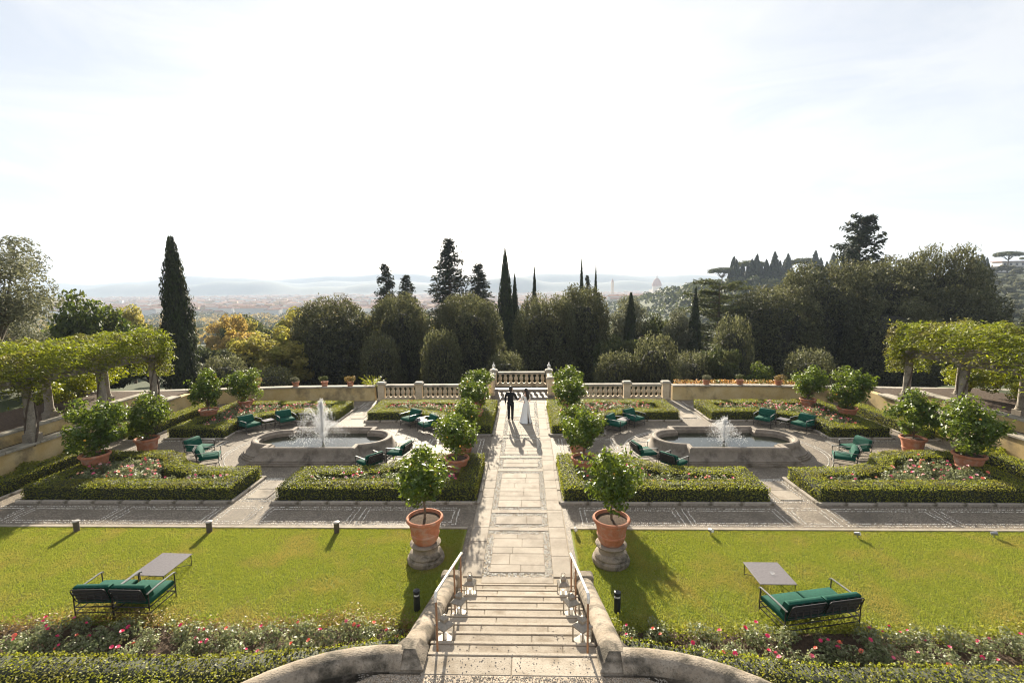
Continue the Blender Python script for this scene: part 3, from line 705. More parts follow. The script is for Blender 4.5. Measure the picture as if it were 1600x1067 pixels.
# ================================================================== POTTED CITRUS
def pot_meshes():
    body = MB().lathe([(.27, 0), (.29, .03), (.33, .10), (.345, .20), (.365, .22), (.365, .255), (.35, .27), (.385, .44), (.41, .58), (.36, .58), (.34, .45), (.25, .45)], 28).mesh('pot', M['terra'], 40)
    rim = MB().lathe([(.40, .575), (.455, .585), (.475, .615), (.475, .65), (.455, .675), (.42, .68), (.405, .66), (.39, .60)], 28, cap=False).mesh('rim', M['terra'], 40)
    mb = MB().lathe([(.405, .60), (.3, .615), (.1, .63)], 16); soil = mb.mesh('soil', M['soil'], 60)
    return body, rim, soil
PM = pot_meshes()
def citrus(seed, rx, rz, th, n, low=False):
    g = np.random.default_rng(seed); cz = th + rz * .85
    blobs = []
    for _ in range(30):
        d = sph(g, 1)[0]; q = g.uniform(.35, .98); blobs.append(((d[0] * rx * q, d[1] * rx * q, cz + d[2] * rz * q * (1 if d[2] > 0 else .85)), g.uniform(.13, .30) * rx / .7))
    P, N = blob_pts(g, blobs, n, .75, .45); N[:, 2] += .3
    sh = []; sn = []
    for _ in range(34):
        d = sph(g, 1)[0]; d[2] = d[2] * .6 + .25
        for u in np.linspace(.75, 1.22, 7): sh.append((d[0] * rx * u, d[1] * rx * u, cz + d[2] * rz * u + .05 * u)); sn.append((d[0] * .4, d[1] * .4, 1))
    P = np.concatenate([P, np.array(sh) + g.normal(0, .03, (len(sh), 3))]); N = np.concatenate([N, np.array(sn)])
    crown = leaf_mesh('crown', g, P, N, .125, .06, [M['lemon']], jit=.75)
    mb = MB().tube([(0, 0, .0), (.015, 0, th * .5), (-.01, .01, th), (0, 0, cz)], [.035, .03, .027, .012], 7)
    for _ in range(9):
        d = sph(g, 1)[0]; mb.tube([(0, 0, th), (d[0] * rx * .3, d[1] * rx * .3, th + .25 + .1 * d[2]), (d[0] * rx * .75, d[1] * rx * .75, cz + d[2] * rz * .6)], [.018, .012, .005], 5)
    trunk = mb.mesh('trunk', M['bark'], 60)
    fr = [tuple(P[i]) for i in g.choice(len(P), 5)]
    return crown, trunk, fr
CR = {'row': [citrus(301, .70, .60, .36, 2300), citrus(302, .68, .66, .38, 2300), citrus(311, .66, .62, .4, 2200)], 'ped': [citrus(303, .72, .70, .50, 2400), citrus(306, .70, .68, .5, 2400)], 'out': [citrus(304, .88, .92, .16, 4000), citrus(305, .84, .84, .18, 3700), citrus(312, .82, .86, .17, 3700)]}
frm = MB().ico((0, 0, 0), .036, n=8, rings=6).mesh('fruit', M['fruit'], 60)
def potted(kind, i, x, y, z, label, group, s=1.0, rz=0., cs=1.0):
    t = thing('potted_lemon_tree', label, 'potted tree', (x, y, z), rz, group, s)
    p = link('pot', PM[0], t); link('rim', PM[1], p); link('soil', PM[2], t)
    c, tr, fr = CR[kind][(i + (x > 0)) % len(CR[kind])]
    link('trunk', tr, t, (0, 0, .6), 0, cs); cr = link('crown', c, t, (0, 0, .6), 0, cs)
    for q in fr[:(3 if kind != 'out' else 5)]: link('fruit', frm, cr, (q[0] * 1.02, q[1] * 1.02, q[2]))
    return t
cnt = {}
ordn = ['first', 'second', 'third', 'fourth']
for (x, y, kind) in POTS:
    s = 'tall jet' if x < 0 else 'low jet'; k = (kind, s); i = cnt.get(k, 0); cnt[k] = i + 1
    if kind == 'row': lab = 'round potted lemon tree along the path, %s fountain side, %s from lawn' % (s, ordn[i])
    else: lab = 'broad potted lemon tree toward the pergola, %s fountain side, %s from lawn' % (s, ordn[i])
    z = 0.10 if kind == 'out' else .08
    inside = any(inpoly(x, y, pl_) for _, _, pl_ in BEDS)
    if not inside: z = 0.0
    sc_ = (1.0, .97, 1.02, .9)[i] if kind == 'row' else (1.06, 1.0, 1.0, .9)[i]
    potted(kind, i, x, y, z, lab, 'potted lemon trees', sc_, i * 1.3 + (0 if x < 0 else 2), (1.08, 1.04, 1.1, 1.28)[i] if kind == 'row' else (1.08, 1.05, 1.1, 1.1)[i])
for s in (-1, 1):
    t = thing('stone_pedestal', 'mossy round stone pedestal under the lemon pot beside the %s lawn' % ('bollard' if s < 0 else 'spotlight'), 'pedestal', (s * 2.38, 11.45, 0))
    MB().lathe([(.46, 0), (.48, .06), (.47, .13), (.42, .17), (.43, .21), (.40, .27), (.33, .31)], 18).build('base', M['lichen'], t, smooth=35)
    MB().lathe([(.33, .305), (.31, .36), (.32, .42), (.38, .46), (.40, .50), (.36, .52)], 18).build('capital', M['lichen'], t, smooth=35)
    potted('ped', 0 if s < 0 else 1, s * 2.38, 11.45, .52, 'slender potted lemon tree raised on a stone pedestal beside the %s lawn' % ('bollard' if s < 0 else 'spotlight'), 'potted lemon trees', 1.0, 1.0 + s)

# ================================================================== FOUNTAINS
def outline():
    P = [(-1.9, -1.48), (1.9, -1.48), (1.9, -1.04)]
    P += [(1.9 + 1.06 * cos(R(a)), 1.04 * sin(R(a))) for a in range(-78, 79, 12)]
    P += [(1.9, 1.04), (1.9, 1.48), (-1.9, 1.48), (-1.9, 1.04)]
    P += [(-1.9 - 1.06 * cos(R(a)), -1.04 * sin(R(a))) for a in range(-78, 79, 12)]
    P += [(-1.9, -1.04)]
    return P
OUT = outline()
prof = [(.46, 0), (.46, .075), (.40, .080), (.40, .135), (.335, .140), (.335, .19), (.265, .20)]
prof += [(.27 - .22 * sin(t * pi / 2) ** .8, .20 + .33 * t ** 1.1) for t in (.2, .4, .6, .8, 1)] + [(.045, .56), (.02, .60), (-.03, .62), (-.12, .615), (-.16, .59), (-.17, .55), (-.24, .5), (-.25, .1)]
basin_me = MB().sweep(prof, [(x, y, 0) for x, y in OUT], closed=True).mesh('basin', M['fst'], 24)
wp = offset_poly(OUT, .2); mw = MB(); mw.add([(x, y, .36) for x, y in wp], [tuple(range(len(wp)))]); water_me = mw.mesh('water', M['water'])
wp = offset_poly(OUT, .1); mw = MB(); mw.add([(x, y, .05) for x, y in wp], [tuple(range(len(wp)))]); floor_me = mw.mesh('basin_floor', M['fst'])
def jet_mesh(seed, H, spread, n):
    g = np.random.default_rng(seed); v0 = sqrt(2 * 9.8 * H)
    base = np.array([(1, 0, 0), (0, 1, 0), (-1, 0, 0), (0, -1, 0), (0, 0, 1), (0, 0, -1)]); T0 = np.array([(0, 1, 4), (1, 2, 4), (2, 3, 4), (3, 0, 4), (1, 0, 5), (2, 1, 5), (3, 2, 5), (0, 3, 5)])
    ns = 26; st_a = np.arange(ns) * 2.39996; st_v = np.concatenate([[1, .97, .95, .93], g.uniform(.5, .93, ns - 4)]); st_s = np.concatenate([[.02, .05, .08, .06], spread * g.uniform(.15, 1.0, ns - 4) * (1.35 - st_v[4:])]) 
    k = g.integers(0, ns, n); k = np.where(g.random(n) < .25, g.integers(0, 4, n), k); vz = v0 * st_v[k]; T_ = 2 * vz / 9.8; tt = T_ * g.random(n) ** 1.25
    ds = .010 + .11 * (tt / T_) ** 1.3 ; P = np.stack([np.cos(st_a[k]) * st_s[k] * tt, np.sin(st_a[k]) * st_s[k] * tt, vz * tt - 4.9 * tt ** 2], 1) + g.normal(0, 1, (n, 3)) * ds[:, None]
    P[:, 2] = np.maximum(P[:, 2], .005); r = g.uniform(.004, .011, n)
    V = P[:, None] + base[None] * r[:, None, None] * np.array([1, 1, 1.9])
    T = (T0[None] + 6 * np.arange(n)[:, None, None]).reshape(-1, 3)
    return np_mesh('water_jet', V.reshape(-1, 3), None, T, None, [M['spray']])
for s in (-1, 1):
    f = thing('fountain', ('stone fountain basin with a tall fanning jet of water' if s < 0 else 'stone fountain basin with a low bubbling jet of water'), 'fountain', (s * FX, FY, .001))
    link('basin', basin_me, f); link('basin_floor', floor_me, f); link('water', water_me, f)
    MB().lathe([(.05, .05), (.05, .36), (.03, .40), (.022, .45)], 10).build('nozzle', M['iron'], f, smooth=40)
    j = link('water_jet', jet_mesh(8 + s, 1.75 if s < 0 else .95, 2.9 if s < 0 else 2.3, 13000 if s < 0 else 6000), f, (0, 0, .44)); j['kind'] = 'stuff'

# ================================================================== FURNITURE
def cushion(x0, x1, y0, y1, z0, z1, b=.035): 
    mb = MB(); n = 5
    def ring(ix, z): 
        return [(x0 + ix, y0 + ix, z), (x1 - ix, y0 + ix, z), (x1 - ix, y1 - ix, z), (x0 + ix, y1 - ix, z)]
    P = [ring(b, z0), ring(.004, z0 + b * .7), ring(0, (z0 + z1) / 2), ring(.004, z1 - b * .7), ring(b, z1)]
    V = [q for r_ in P for q in r_]; F = [(i * 4 + k, i * 4 + (k + 1) % 4, i * 4 + 4 + (k + 1) % 4, i * 4 + 4 + k) for i in range(4) for k in range(4)] + [(0, 3, 2, 1), (16, 17, 18, 19)]
    mb.add(V, F); return mb
def bar(mb, a, b, r=.012): mb.tube([a, b], r, 6)
def make_seat(wd, nseat):
    ms = {}
    D = .74; hw = wd / 2
    f = MB()
    for z in (.14, .27):
        bar(f, (-hw, -D / 2, z), (hw, -D / 2, z)); bar(f, (-hw, D / 2, z), (hw, D / 2, z)); bar(f, (-hw, -D / 2, z), (-hw, D / 2, z)); bar(f, (hw, -D / 2, z), (hw, D / 2, z))
    ms['frame'] = f.mesh('frame', M['iron'])
    ms['leg'] = MB().tube([(0, 0, 0), (0, 0, .60)], .013, 6).tube([(0, 0, 0), (0, 0, .015)], .02, 6).mesh('leg', M['iron'])
    a = MB(); a.sweep([(-.02, -.008), (-.02, .008), (.02, .008), (.02, -.008)], [(0, -D / 2 - .03, .59), (0, -.1, .605), (0, D / 2 - .02, .60), (0, D / 2 + .03, .585), (0, D / 2 + .045, .55)])
    ms['arm'] = a.mesh('arm', M['ironl'])
    return ms, D, hw
def seat_thing(name, wd, nseat, label, loc, rz, group, cache={}):
    k = (wd, nseat)
    if k not in cache:
        ms, D, hw = make_seat(wd, nseat)
        cw = (wd - .04) / nseat
        ms['seat'] = cushion(-cw / 2 + .005, cw / 2 - .005, -D / 2 + .06, D / 2 + .01, .285, .42).mesh('seat_cushion', M['cush'], 50)
        bk = cushion(-cw / 2 + .01, cw / 2 - .01, 0, .14, 0, .34)
        bk.v = [(x, y - z * .34, z) for x, y, z in bk.v]; ms['back'] = bk.mesh('back_cushion', M['cush'], 50)
        bf = MB(); pt = lambda x, z: (x, -D / 2 - .005 - (z - .40) * .34, z)
        x0, x1 = -cw / 2 + .03, cw / 2 - .03
        bf.tube([pt(x0, .43), pt(x0, .70), pt(x0 + .03, .74), pt(x1 - .03, .74), pt(x1, .70), pt(x1, .43), pt(x1 - .03, .40), pt(x0 + .03, .40), pt(x0, .43)], .011, 6); ms['bf'] = bf.mesh('back_frame', M['iron'])
        ms['panel'] = MB().add([pt(x0 + .02, .42), pt(x1 - .02, .42), pt(x1 - .02, .725), pt(x0 + .02, .725)], [(0, 1, 2, 3)]) or None; pm_ = MB(); pm_.add([(pt(x, z)[0], pt(x, z)[1] + dy, z) for dy in (.022, .03) for x, z in ((x0 + .015, .415), (x1 - .015, .415), (x1 - .015, .73), (x0 + .015, .73))], [(0, 1, 2, 3), (7, 6, 5, 4), (0, 4, 5, 1), (2, 6, 7, 3), (1, 5, 6, 2), (3, 7, 4, 0)]); ms['panel'] = pm_.mesh('back_shade_panel', M['black']); ms['st'] = MB().box(-.5, .5, -.003, .003, -.014, .014).mesh('strap', M['webb']); cache[k] = (ms, D, hw, cw)  # dark panel added behind the webbing, shade of the cushion rear as colour
    ms, D, hw, cw = cache[k]
    t = thing(name, label, 'sofa' if nseat > 1 else 'armchair', loc, rz, group)
    link('frame', ms['frame'], t)
    for sx in (-1, 1):
        for sy in (-1, 1): link('leg', ms['leg'], t, (sx * hw, sy * D / 2, 0))
        link('arm', ms['arm'], t, (sx * hw, 0, 0))
    for q in range(nseat):
        xc = -wd / 2 + .02 + cw * (q + .5)
        link('seat_cushion', ms['seat'], t, (xc, 0, 0)); link('back_cushion', ms['back'], t, (xc, -D / 2 + .07, .415))
        b = link('back_frame', ms['bf'], t, (xc, 0, 0)); link('back_shade_panel', ms['panel'], b)
        for z in (.48, .57, .66): link('strap', ms['st'], b, (0, -D / 2 - (z - .40) * .34 + .010, z), 0, (cw - .08, 1, 1))
        for x in (-.3, -.1, .1, .3): link('strap', ms['st'], b, (x * cw, -D / 2 - .17 * .34 + .006, .57), 0, (.32, 1, 1), rot=(math.atan(.34), pi / 2, 0))
    return t
def table(label, loc, rz, sx, sy, h, group=None):
    t = thing('low_table', label, 'table', loc, rz, group)
    MB().box(-sx / 2, sx / 2, -sy / 2, sy / 2, h - .018, h, 0, .004).build('table_top', M['tabletop'], t)
    for a in (-1, 1):
        for b in (-1, 1): MB().tube([(a * (sx / 2 - .03), b * (sy / 2 - .03), 0), (a * (sx / 2 - .03), b * (sy / 2 - .03), h - .02)], .009, 6).build('leg', M['iron'], t)
        MB().tube([(a * (sx / 2 - .03), -sy / 2 + .03, .03), (a * sx * .1, 0, h * .55), (a * (sx / 2 - .03), sy / 2 - .03, .03)], .008, 5).build('brace', M['iron'], t)
    return t
G1 = 'green cushioned seats round the fountains'
# seats face +Y locally (back at -Y); rz turns them
def face(x, y, tx, ty): return atan2(ty - y, tx - x) - pi / 2
seat_thing('armchair', .82, 1, 'green cushioned iron armchair on the lawn, away from the table', (-9.1, 9.55, .012), R(3), 'armchair pair on the lawn')
seat_thing('armchair', .82, 1, 'green cushioned iron armchair on the lawn, next to the low table', (-8.26, 9.55, .012), R(-1), 'armchair pair on the lawn')
table('grey metal low table on the lawn, by two green armchairs', (-8.72, 10.68, .012), R(-2), .80, .94, .32)
seat_thing('sofa', 1.72, 2, 'two seat iron sofa with green cushions on the lawn', (6.12, 9.35, .012), R(11), None)
table('grey metal low table on the lawn, by the two seat sofa', (5.88, 10.5, .012), R(0), .82, .86, .32)
for s in (-1, 1):
    nm = 'tall jet' if s < 0 else 'low jet'
    def S(x, y, lab, ang=None): seat_thing('armchair', .78, 1, lab + ' the %s fountain' % nm, (s * x, y, .004), face(s * x, y, s * FX, FY) if ang is None else ang, G1)
    S(12.1, 23.3, 'green armchair behind, backed by the rear hedge, pergola side of'); S(13.45, 22.4, 'green armchair at the hedge corner, pergola side of')
    table('small grey table between two armchairs on the pergola side of the %s fountain' % nm, (s * 12.85, 23.0, .004), face(s * 12.85, 23.0, s * FX, FY), .5, .46, .40, 'small tables between armchairs')
    S(5.65, 23.4, 'green armchair behind, backed by the rear hedge, path side of'); S(4.6, 22.45, 'green armchair at the hedge corner, path side of')
    table('small grey table between two armchairs on the path side of the %s fountain' % nm, (s * 5.05, 23.0, .004), face(s * 5.05, 23.0, s * FX, FY), .5, .46, .40, 'small tables between armchairs')
    S(13.6, 19.0, 'green armchair seen side on, beside the cross walk past', atan2(0, -s) - pi / 2 + s * .12); S(12.55, 18.05, 'green armchair seen side on, tucked in the hedge before', face(s * 12.55, 18.05, s * FX, FY + .4))
    S(4.95, 18.55, 'green armchair with its back to the lemon trees before', face(s * 4.95, 18.55, s * FX, FY - .2)); S(5.8, 17.45, 'green armchair with its back to the rose hedge before')

t = thing('glass_dish', 'small clear glass dish on the lawn table by the sofa', 'dish', (5.92, 10.45, .333)); MB().lathe([(.03, 0), (.05, .02), (.055, .035), (.05, .035), (.03, .01)], 14).build('bowl', M['glass'], t, smooth=50)
t = thing('menu_card', 'white folded card on the small table beyond the tall jet fountain', 'card', (-12.85, 23.0, .405), .4); MB().box(-.06, .06, -.045, .045, 0, .012).build('card', M['white'], t)
# ================================================================== LAMPS
for i, x in enumerate((-12.97, -9.0, -5.25)):
    t = thing('bollard_light', 'short brown bollard light at the lawn edge, %s from the steps' % ['third', 'second', 'first'][i], 'bollard light', (x, 12.78, .012), 0, 'short brown bollard lights')
    MB().lathe([(.075, 0), (.075, .30)], 16).build('body', M['bollard'], t, smooth=40); MB().lathe([(.085, .30), (.085, .325), (.07, .335)], 16).build('cap', M['lamptop'], t, smooth=40)
for s in (-1, 1):
    t = thing('path_light', 'taller black cylinder light on the %s lawn beside the steps' % ('bollard' if s < 0 else 'spotlight'), 'bollard light', (s * 2.18, 9.55, .012), 0, 'black cylinder lights')
    MB().lathe([(.07, 0), (.07, .34)], 16).build('body', M['black'], t, smooth=40); MB().lathe([(.055, .34), (.055, .39)], 16).build('lens', M['white'], t, smooth=40); MB().lathe([(.072, .39), (.072, .46), (.06, .468)], 16).build('cap', M['black'], t, smooth=40)
for i, (x, y) in enumerate(((1.62, 12.8), (5.42, 12.78), (9.38, 12.65), (13.1, 12.7))):
    t = thing('spotlight', 'small grey garden spotlight at the lawn edge, %s from the path' % ordn[i], 'spotlight', (x, y, .012), R(20 * i), 'small garden spotlights')
    MB().tube([(0, 0, 0), (0, 0, .09)], .012, 6).build('stake', M['frog'], t)
    MB().tube([(0, .07, .10), (0, -.06, .14)], [.045, .055], 12).build('head', M['frog'], t, smooth=40); MB().tube([(0, -.061, .1405), (0, -.066, .142)], [.042, .042], 12).build('lens', M['white'], t)

# ================================================================== BACK WALL, BALUSTRADE
def wall_run(label, pts, h, thick=.34):
    t = thing('garden_wall', label, 'wall', (pts[0][0], pts[0][1], 0)); ox, oy = pts[0]
    P = [(x - ox, y - oy, 0) for x, y in pts]; a = thick / 2
    MB().sweep([(-a, -.3), (-a, h), (a, h), (a, -.3)], P).build('wall_body', M['wallst'], t)
    b = a + .07
    for i in range(len(pts) - 1):
        p, q = Vector(P[i]), Vector(P[i + 1]); L = (q - p).length; k = max(1, int(L / 1.3)); ang = atan2((q - p).y, (q - p).x)
        cm = MB().box(-L / k / 2 + .004, L / k / 2 - .004, -b, b, 0, .085, 0, .02).mesh('coping_stone', M['cope'])
        for j in range(k):
            c = p.lerp(q, (j + .5) / k); link('coping_stone', cm, t, (c.x, c.y, h + .003 + .003 * ((j + i) % 2)), ang)
    return t
WT = {}
for s in (-1, 1):
    wall_run('low ochre plaster wall with stone coping behind the %s fountain' % ('tall jet' if s < 0 else 'low jet'), [(s * 9.15, 28.7), (s * 14, 28.6), (s * 21.6, 27.6), (s * 30, 26.6)], .84)
bal_me = MB().lathe([(.11, 0), (.11, .07), (.07, .08), (.06, .11), (.10, .18), (.132, .26), (.13, .34), (.10, .43), (.06, .50), (.058, .52), (.085, .535), (.06, .55), (.11, .57), (.11, .62)], 12).mesh('baluster', M['balu'], 35)
def balustrade(label, posts, counts, zt=0.):
    t = thing('balustrade', label, 'balustrade', (posts[0][0], posts[0][1], 0)); ox, oy = posts[0]
    for (x, y) in posts:
        p = MB().box(-.25, .25, -.22, .22, 0, .14, 0, .02).box(-.2, .2, -.17, .17, .141, 1.02).box(-.14, .14, -.185, -.171, .24, .92)
        p.build('post', M['balu'], t, loc=(x - ox, y - oy, zt)); 
        MB().box(-.27, .27, -.24, .24, 1.021, 1.10, 0, .015).box(-.24, .24, -.21, .21, 1.101, 1.15, 0, .03).build('cap', M['cope'], t, loc=(x - ox, y - oy, zt))
    for i in range(len(posts) - 1):
        a = Vector(posts[i]); b = Vector(posts[i + 1]); d = (b - a); L = d.length; u = d.normalized(); ang = atan2(d.y, d.x); a2 = a + u * .255; b2 = b - u * .255; m = (a2 + b2) / 2; l = (b2 - a2).length
        MB().box(-l / 2, l / 2, -.13, .13, 0, .2, 0, .02).build('plinth', M['balu'], t, loc=(m.x - ox, m.y - oy, zt), rz=ang)
        MB().box(-l / 2 + .01, l / 2 - .01, -.14, .14, .83, .90).box(-l / 2 + .01, l / 2 - .01, -.18, .18, .901, .985, 0, .03).build('top_rail', M['cope'], t, loc=(m.x - ox, m.y - oy, zt), rz=ang)
        n = counts[i]
        for k in range(n):
            c = a2.lerp(b2, (k + .5) / n); link('baluster', bal_me, t, (c.x - ox, c.y - oy, zt + .205))
    return t
for s in (-1, 1):
    balustrade('pale stone balustrade of bulbous balusters behind the %s fountain' % ('tall jet' if s < 0 else 'low jet'), [(s * 8.78, 28.75), (s * 6.42, 28.75), (s * 2.3, 28.75)], (6, 12))
balustrade('projecting stone balustrade bay at the end of the path', [(-1.98, 29.35), (-1.98, 31.95), (1.80, 31.95), (1.80, 29.35)], (6, 9, 6), .18)
for s, x in ((-1, -1.98), (1, 1.80)): lantern(lw, (x, 31.95, 1.335), 0, 'white lantern on the balustrade bay post above the %s' % ('groom' if s < 0 else 'bride'), 'white lanterns on the bay')
# flower pots on the wall
def shrub_mesh(seed, rx, rz, n, L, W, mat, cz=None):
    g = np.random.default_rng(seed)
    blobs = [((g.normal(0, rx * .4), g.normal(0, rx * .4), rz * g.uniform(.5, 1.2)), g.uniform(.3, .55) * rx) for _ in range(12)]
    P, N = blob_pts(g, blobs, n, .5, .5); P[:, 2] = np.maximum(P[:, 2], .01)
    return leaf_mesh('foliage', g, P, N, L, W, [M[mat]], jit=.7)
WP = [shrub_mesh(500, .30, .24, 900, .09, .02, 'dry'), shrub_mesh(501, .28, .22, 900, .09, .02, 'olive'), shrub_mesh(502, .26, .22, 800, .09, .02, 'midg')]
wpot = MB().lathe([(.15, 0), (.17, .05), (.20, .22), (.225, .23), (.225, .28), (.19, .28), (.17, .24), (.05, .24)], 16).mesh('pot', M['terra'], 40)
def wally(x): 
    a = abs(x); return 28.7 - .1 * (a - 9.15) / 4.85 if a < 14 else 28.6 - (a - 14) / 7.6
wi = 0
for s, lst in ((-1, (-16.4, -14.1, -12.3, -10.7)), (1, (11.2, 13.2, 15.4))):
    for i, x in enumerate(lst):
        t = thing('flower_pot', 'pot of wispy %s plants on the wall, %s from the %s balustrade' % (['pinkish dry', 'grey green', 'dull green'][wi % 3], ordn[len(lst) - 1 - i] if s < 0 else ordn[i], 'tall jet' if s < 0 else 'low jet'), 'flower pot', (x, wally(x), .932), 0, 'flower pots on the back wall')
        link('pot', wpot, t); link('foliage', WP[wi % 3], t, (0, 0, .25)); wi += 1
g = np.random.default_rng(9); n = 2600
xx = g.uniform(9.4, 17.5, n); Pn = np.stack([xx, 28.95 - .0 * xx + g.uniform(0, .5, n) - np.maximum(0, xx - 14) * .13, .80 + g.uniform(0, .30, n)], 1)
tag(link('bedding_flowers', leaf_mesh('bedding_flowers', g, Pn, np.tile((0, 0, 1.), (n, 1)), .06, .05, [M['orangef']], jit=.8)), 'mixed orange bedding flowers trailing behind the ochre wall', 'flowers', kind='stuff')
struct('planting_ledge', MB().box(9.3, 14, 28.9, 29.5, -3, .8).prism([(14, 28.8), (18, 28.3), (18, 28.9), (14, 29.4)], -3, .8).mesh('planting_ledge', M['soil']))
# spiky shrub at the wall end
g = np.random.default_rng(15); P = []; T = []
for k in range(60):
    a = g.uniform(0, 6.3); sp = g.uniform(.2, 1.0); Lg = g.uniform(.5, 1.15)
    for q in range(12):
        u = q / 11; P.append((cos(a) * sp * u * Lg, sin(a) * sp * u * Lg, .1 + Lg * u * (1 - .35 * sp * u))); T.append((cos(a) * sp, sin(a) * sp, .8))
P = np.array(P); T = np.array(T)
t = thing('spiky_shrub', 'yellow arching spiky shrub beside the balustrade end', 'shrub', (-9.5, 29.4, -.1))
link('foliage', leaf_mesh('foliage', g, P, np.tile((0, 0, 1.), (len(P), 1)), .16, .035, [M['yellow']], tdir=T, tj=.25), t, (0, 0, .5)); MB().tube([(0, 0, -2.6), (0, 0, .65)], .05, 6).build('stem', M['bark'], t)

# ================================================================== PERGOLAS
def column(kind):
    ped = MB().box(-.22, .22, -.22, .22, 0, .36, 0, .02).lathe([(.22, .361), (.22, .41), (.19, .44), (.20, .49), (.18, .55)], 18).mesh('pedestal', M['colst'], 35)
    sh = MB().lathe([(.165, .55), (.16, 1.2), (.14, 2.12)], 18).mesh('shaft', M['colst'], 40)
    cap = MB().lathe([(.15, 2.121), (.175, 2.16), (.165, 2.18), (.22, 2.25)], 18).box(-.24, .24, -.24, .24, 2.251, 2.34, 0, .015).mesh('capital', M['colst'], 35)
    return ped, sh, cap
CM = column(0)
for s in (-1, 1):
    pn = 'shady' if s < 0 else 'sunny'; wordy = 'beyond the tall jet fountain' if s < 0 else 'beyond the low jet fountain'
    lo = thing('terrace_wall', 'lower ochre terrace wall with pale coping below the pergola %s' % wordy, 'wall', (s * 19.5, 20, 0))
    MB().box(-.2, .2, -10, 6.6, -.1, .95).build('wall_body', M['wallst'], lo)
    cm = MB().box(-.27, .27, -.64, .64, 0, .09, 0, .02).mesh('coping_stone', M['cope'])
    for k in range(12): link('coping_stone', cm, lo, (0, -9.3 + k * 1.3, .953 + .002 * (k % 2)))
    upw = thing('terrace_wall', 'upper ochre wall with coping between the columns of the pergola %s' % wordy, 'wall', (s * 20.2, 20, 1.0))
    MB().box(-.16, .16, -10, 4.4, -1, .44).build('wall_body', M['wallst'], upw)
    cm2 = MB().box(-.22, .22, -.64, .64, 0, .075, 0, .02).mesh('coping_stone', M['cope'])
    for k in range(11): link('coping_stone', cm2, upw, (0, -9.3 + k * 1.3, .443 + .002 * (k % 2)))
    struct('pergola_walk', MB().box(min(s * 19.75, s * 26), max(s * 19.75, s * 26), 8, 27, -1, .99).mesh('pergola_walk', M['soil']))
    pg = thing('pergola', 'wisteria covered pergola on stone columns %s' % wordy, 'pergola', (s * 19.5, 21, 1.0))
    for y in (14.6, 17.8, 21.05, 24.1):
        for x in (0, s * 2.6):
            c = link('column', CM[1], pg, (x, y - 21, 0)); link('pedestal', CM[0], c); link('capital', CM[2], c)
    for x in (0, s * 2.6): MB().box(x - .09, x + .09, -9, 3.7, 2.345, 2.53, 0, .02).build('beam', M['wood'], pg)
    rb = MB().box(-.5, s * 2.6 * 1 + .5, -.05, .05, 2.535, 2.66).mesh('rafter', M['wood']) if s > 0 else MB().box(-3.1, .5, -.05, .05, 2.535, 2.66).mesh('rafter', M['wood'])
    for k in range(15): link('rafter', rb, pg, (0, -8.6 + k * .87, 0))
    g = np.random.default_rng(40 + s); n = 32000
    x = g.uniform(-.75, 3.4, n); y = g.uniform(-9.2, 4.0, n)
    top = 3.55 + .16 * np.sin(y * 1.37 + 2 * s) + .22 * (.5 + .5 * np.sin(y * .9 + s) * np.cos(x * 1.1)) + .12 * np.sin(y * 2.3 + x * 1.7) + .10 * np.sin(y * 5.1 - x * 3) + (.25 if s > 0 else 0)
    edge = np.minimum(np.minimum(x + .75, 3.4 - x), np.minimum(4.0 - y, 9)) ; top = 2.35 + (top - 2.35) * sstep(-.5, .45, edge)
    z = top - g.random(n) ** 1.5 * .95
    k = g.random(n) < .08; z[k] = 2.95 - g.random(k.sum()) ** 2.2 * .8; x[k] = np.where(g.random(k.sum()) < .6, -.35 + g.normal(0, .22, k.sum()), x[k])
    yc = np.array([-6.4, -3.2, .05, 3.1]); dcol = np.min(np.abs(y[:, None] - yc[None]), 1); drop = k & (dcol < .6); z[drop] -= g.random(drop.sum()) * .7
    dn = 4200; dx = g.uniform(-.65, 1.4, dn); dy = 3.55 + .4 * np.sqrt(g.random(dn)) * np.cos(g.uniform(0, 6.3, dn)); dz = 3.5 - 2.1 * g.random(dn) ** 1.3
    cn = 1700; ci_ = g.choice([0, 1, 3], cn); ca = g.uniform(0, 6.3, cn); cr_ = .25 + .35 * g.random(cn); cx_ = cr_ * np.cos(ca) - .1; cy_ = yc[ci_] + cr_ * np.sin(ca); cz_ = 2.75 - .95 * g.random(cn) ** 1.8
    hn = 2600; hx = g.uniform(-.8, 3.3, hn); hy = g.uniform(-9, 3.9, hn); hz_ = 3.62 + (.25 if s > 0 else 0) + .35 * g.random(hn) ** 2.5 * np.clip(np.sin(hy * 7 + hx * 5), 0, 1)
    x = np.concatenate([x, dx, cx_, hx]); y = np.concatenate([y, dy, cy_, hy]); z = np.concatenate([z, dz, cz_, hz_]); n = len(x)
    gap = np.sin(x * 3.1 + 1.3 * np.sin(y * 1.9)) + np.sin(y * 2.7 + z * 3.3) + np.sin(z * 5.2 + x * 2.2 + y) ; kp = gap < 1.05; x, y, z = x[kp], y[kp], z[kp]; n = len(x)
    P = np.stack([s * x, y, z], 1); N = np.stack([s * (-.3) * np.ones(n), np.zeros(n), np.ones(n)], 1)
    tdir = np.stack([s * g.normal(-.4, .6, n), g.normal(0, .6, n), -.35 * np.ones(n)], 1)
    link('wisteria', leaf_mesh('wisteria', g, P, N, .17, .055, [M['wist']], jit=.6, tdir=tdir, tj=.4), pg)
    n2 = 1500; P2 = []
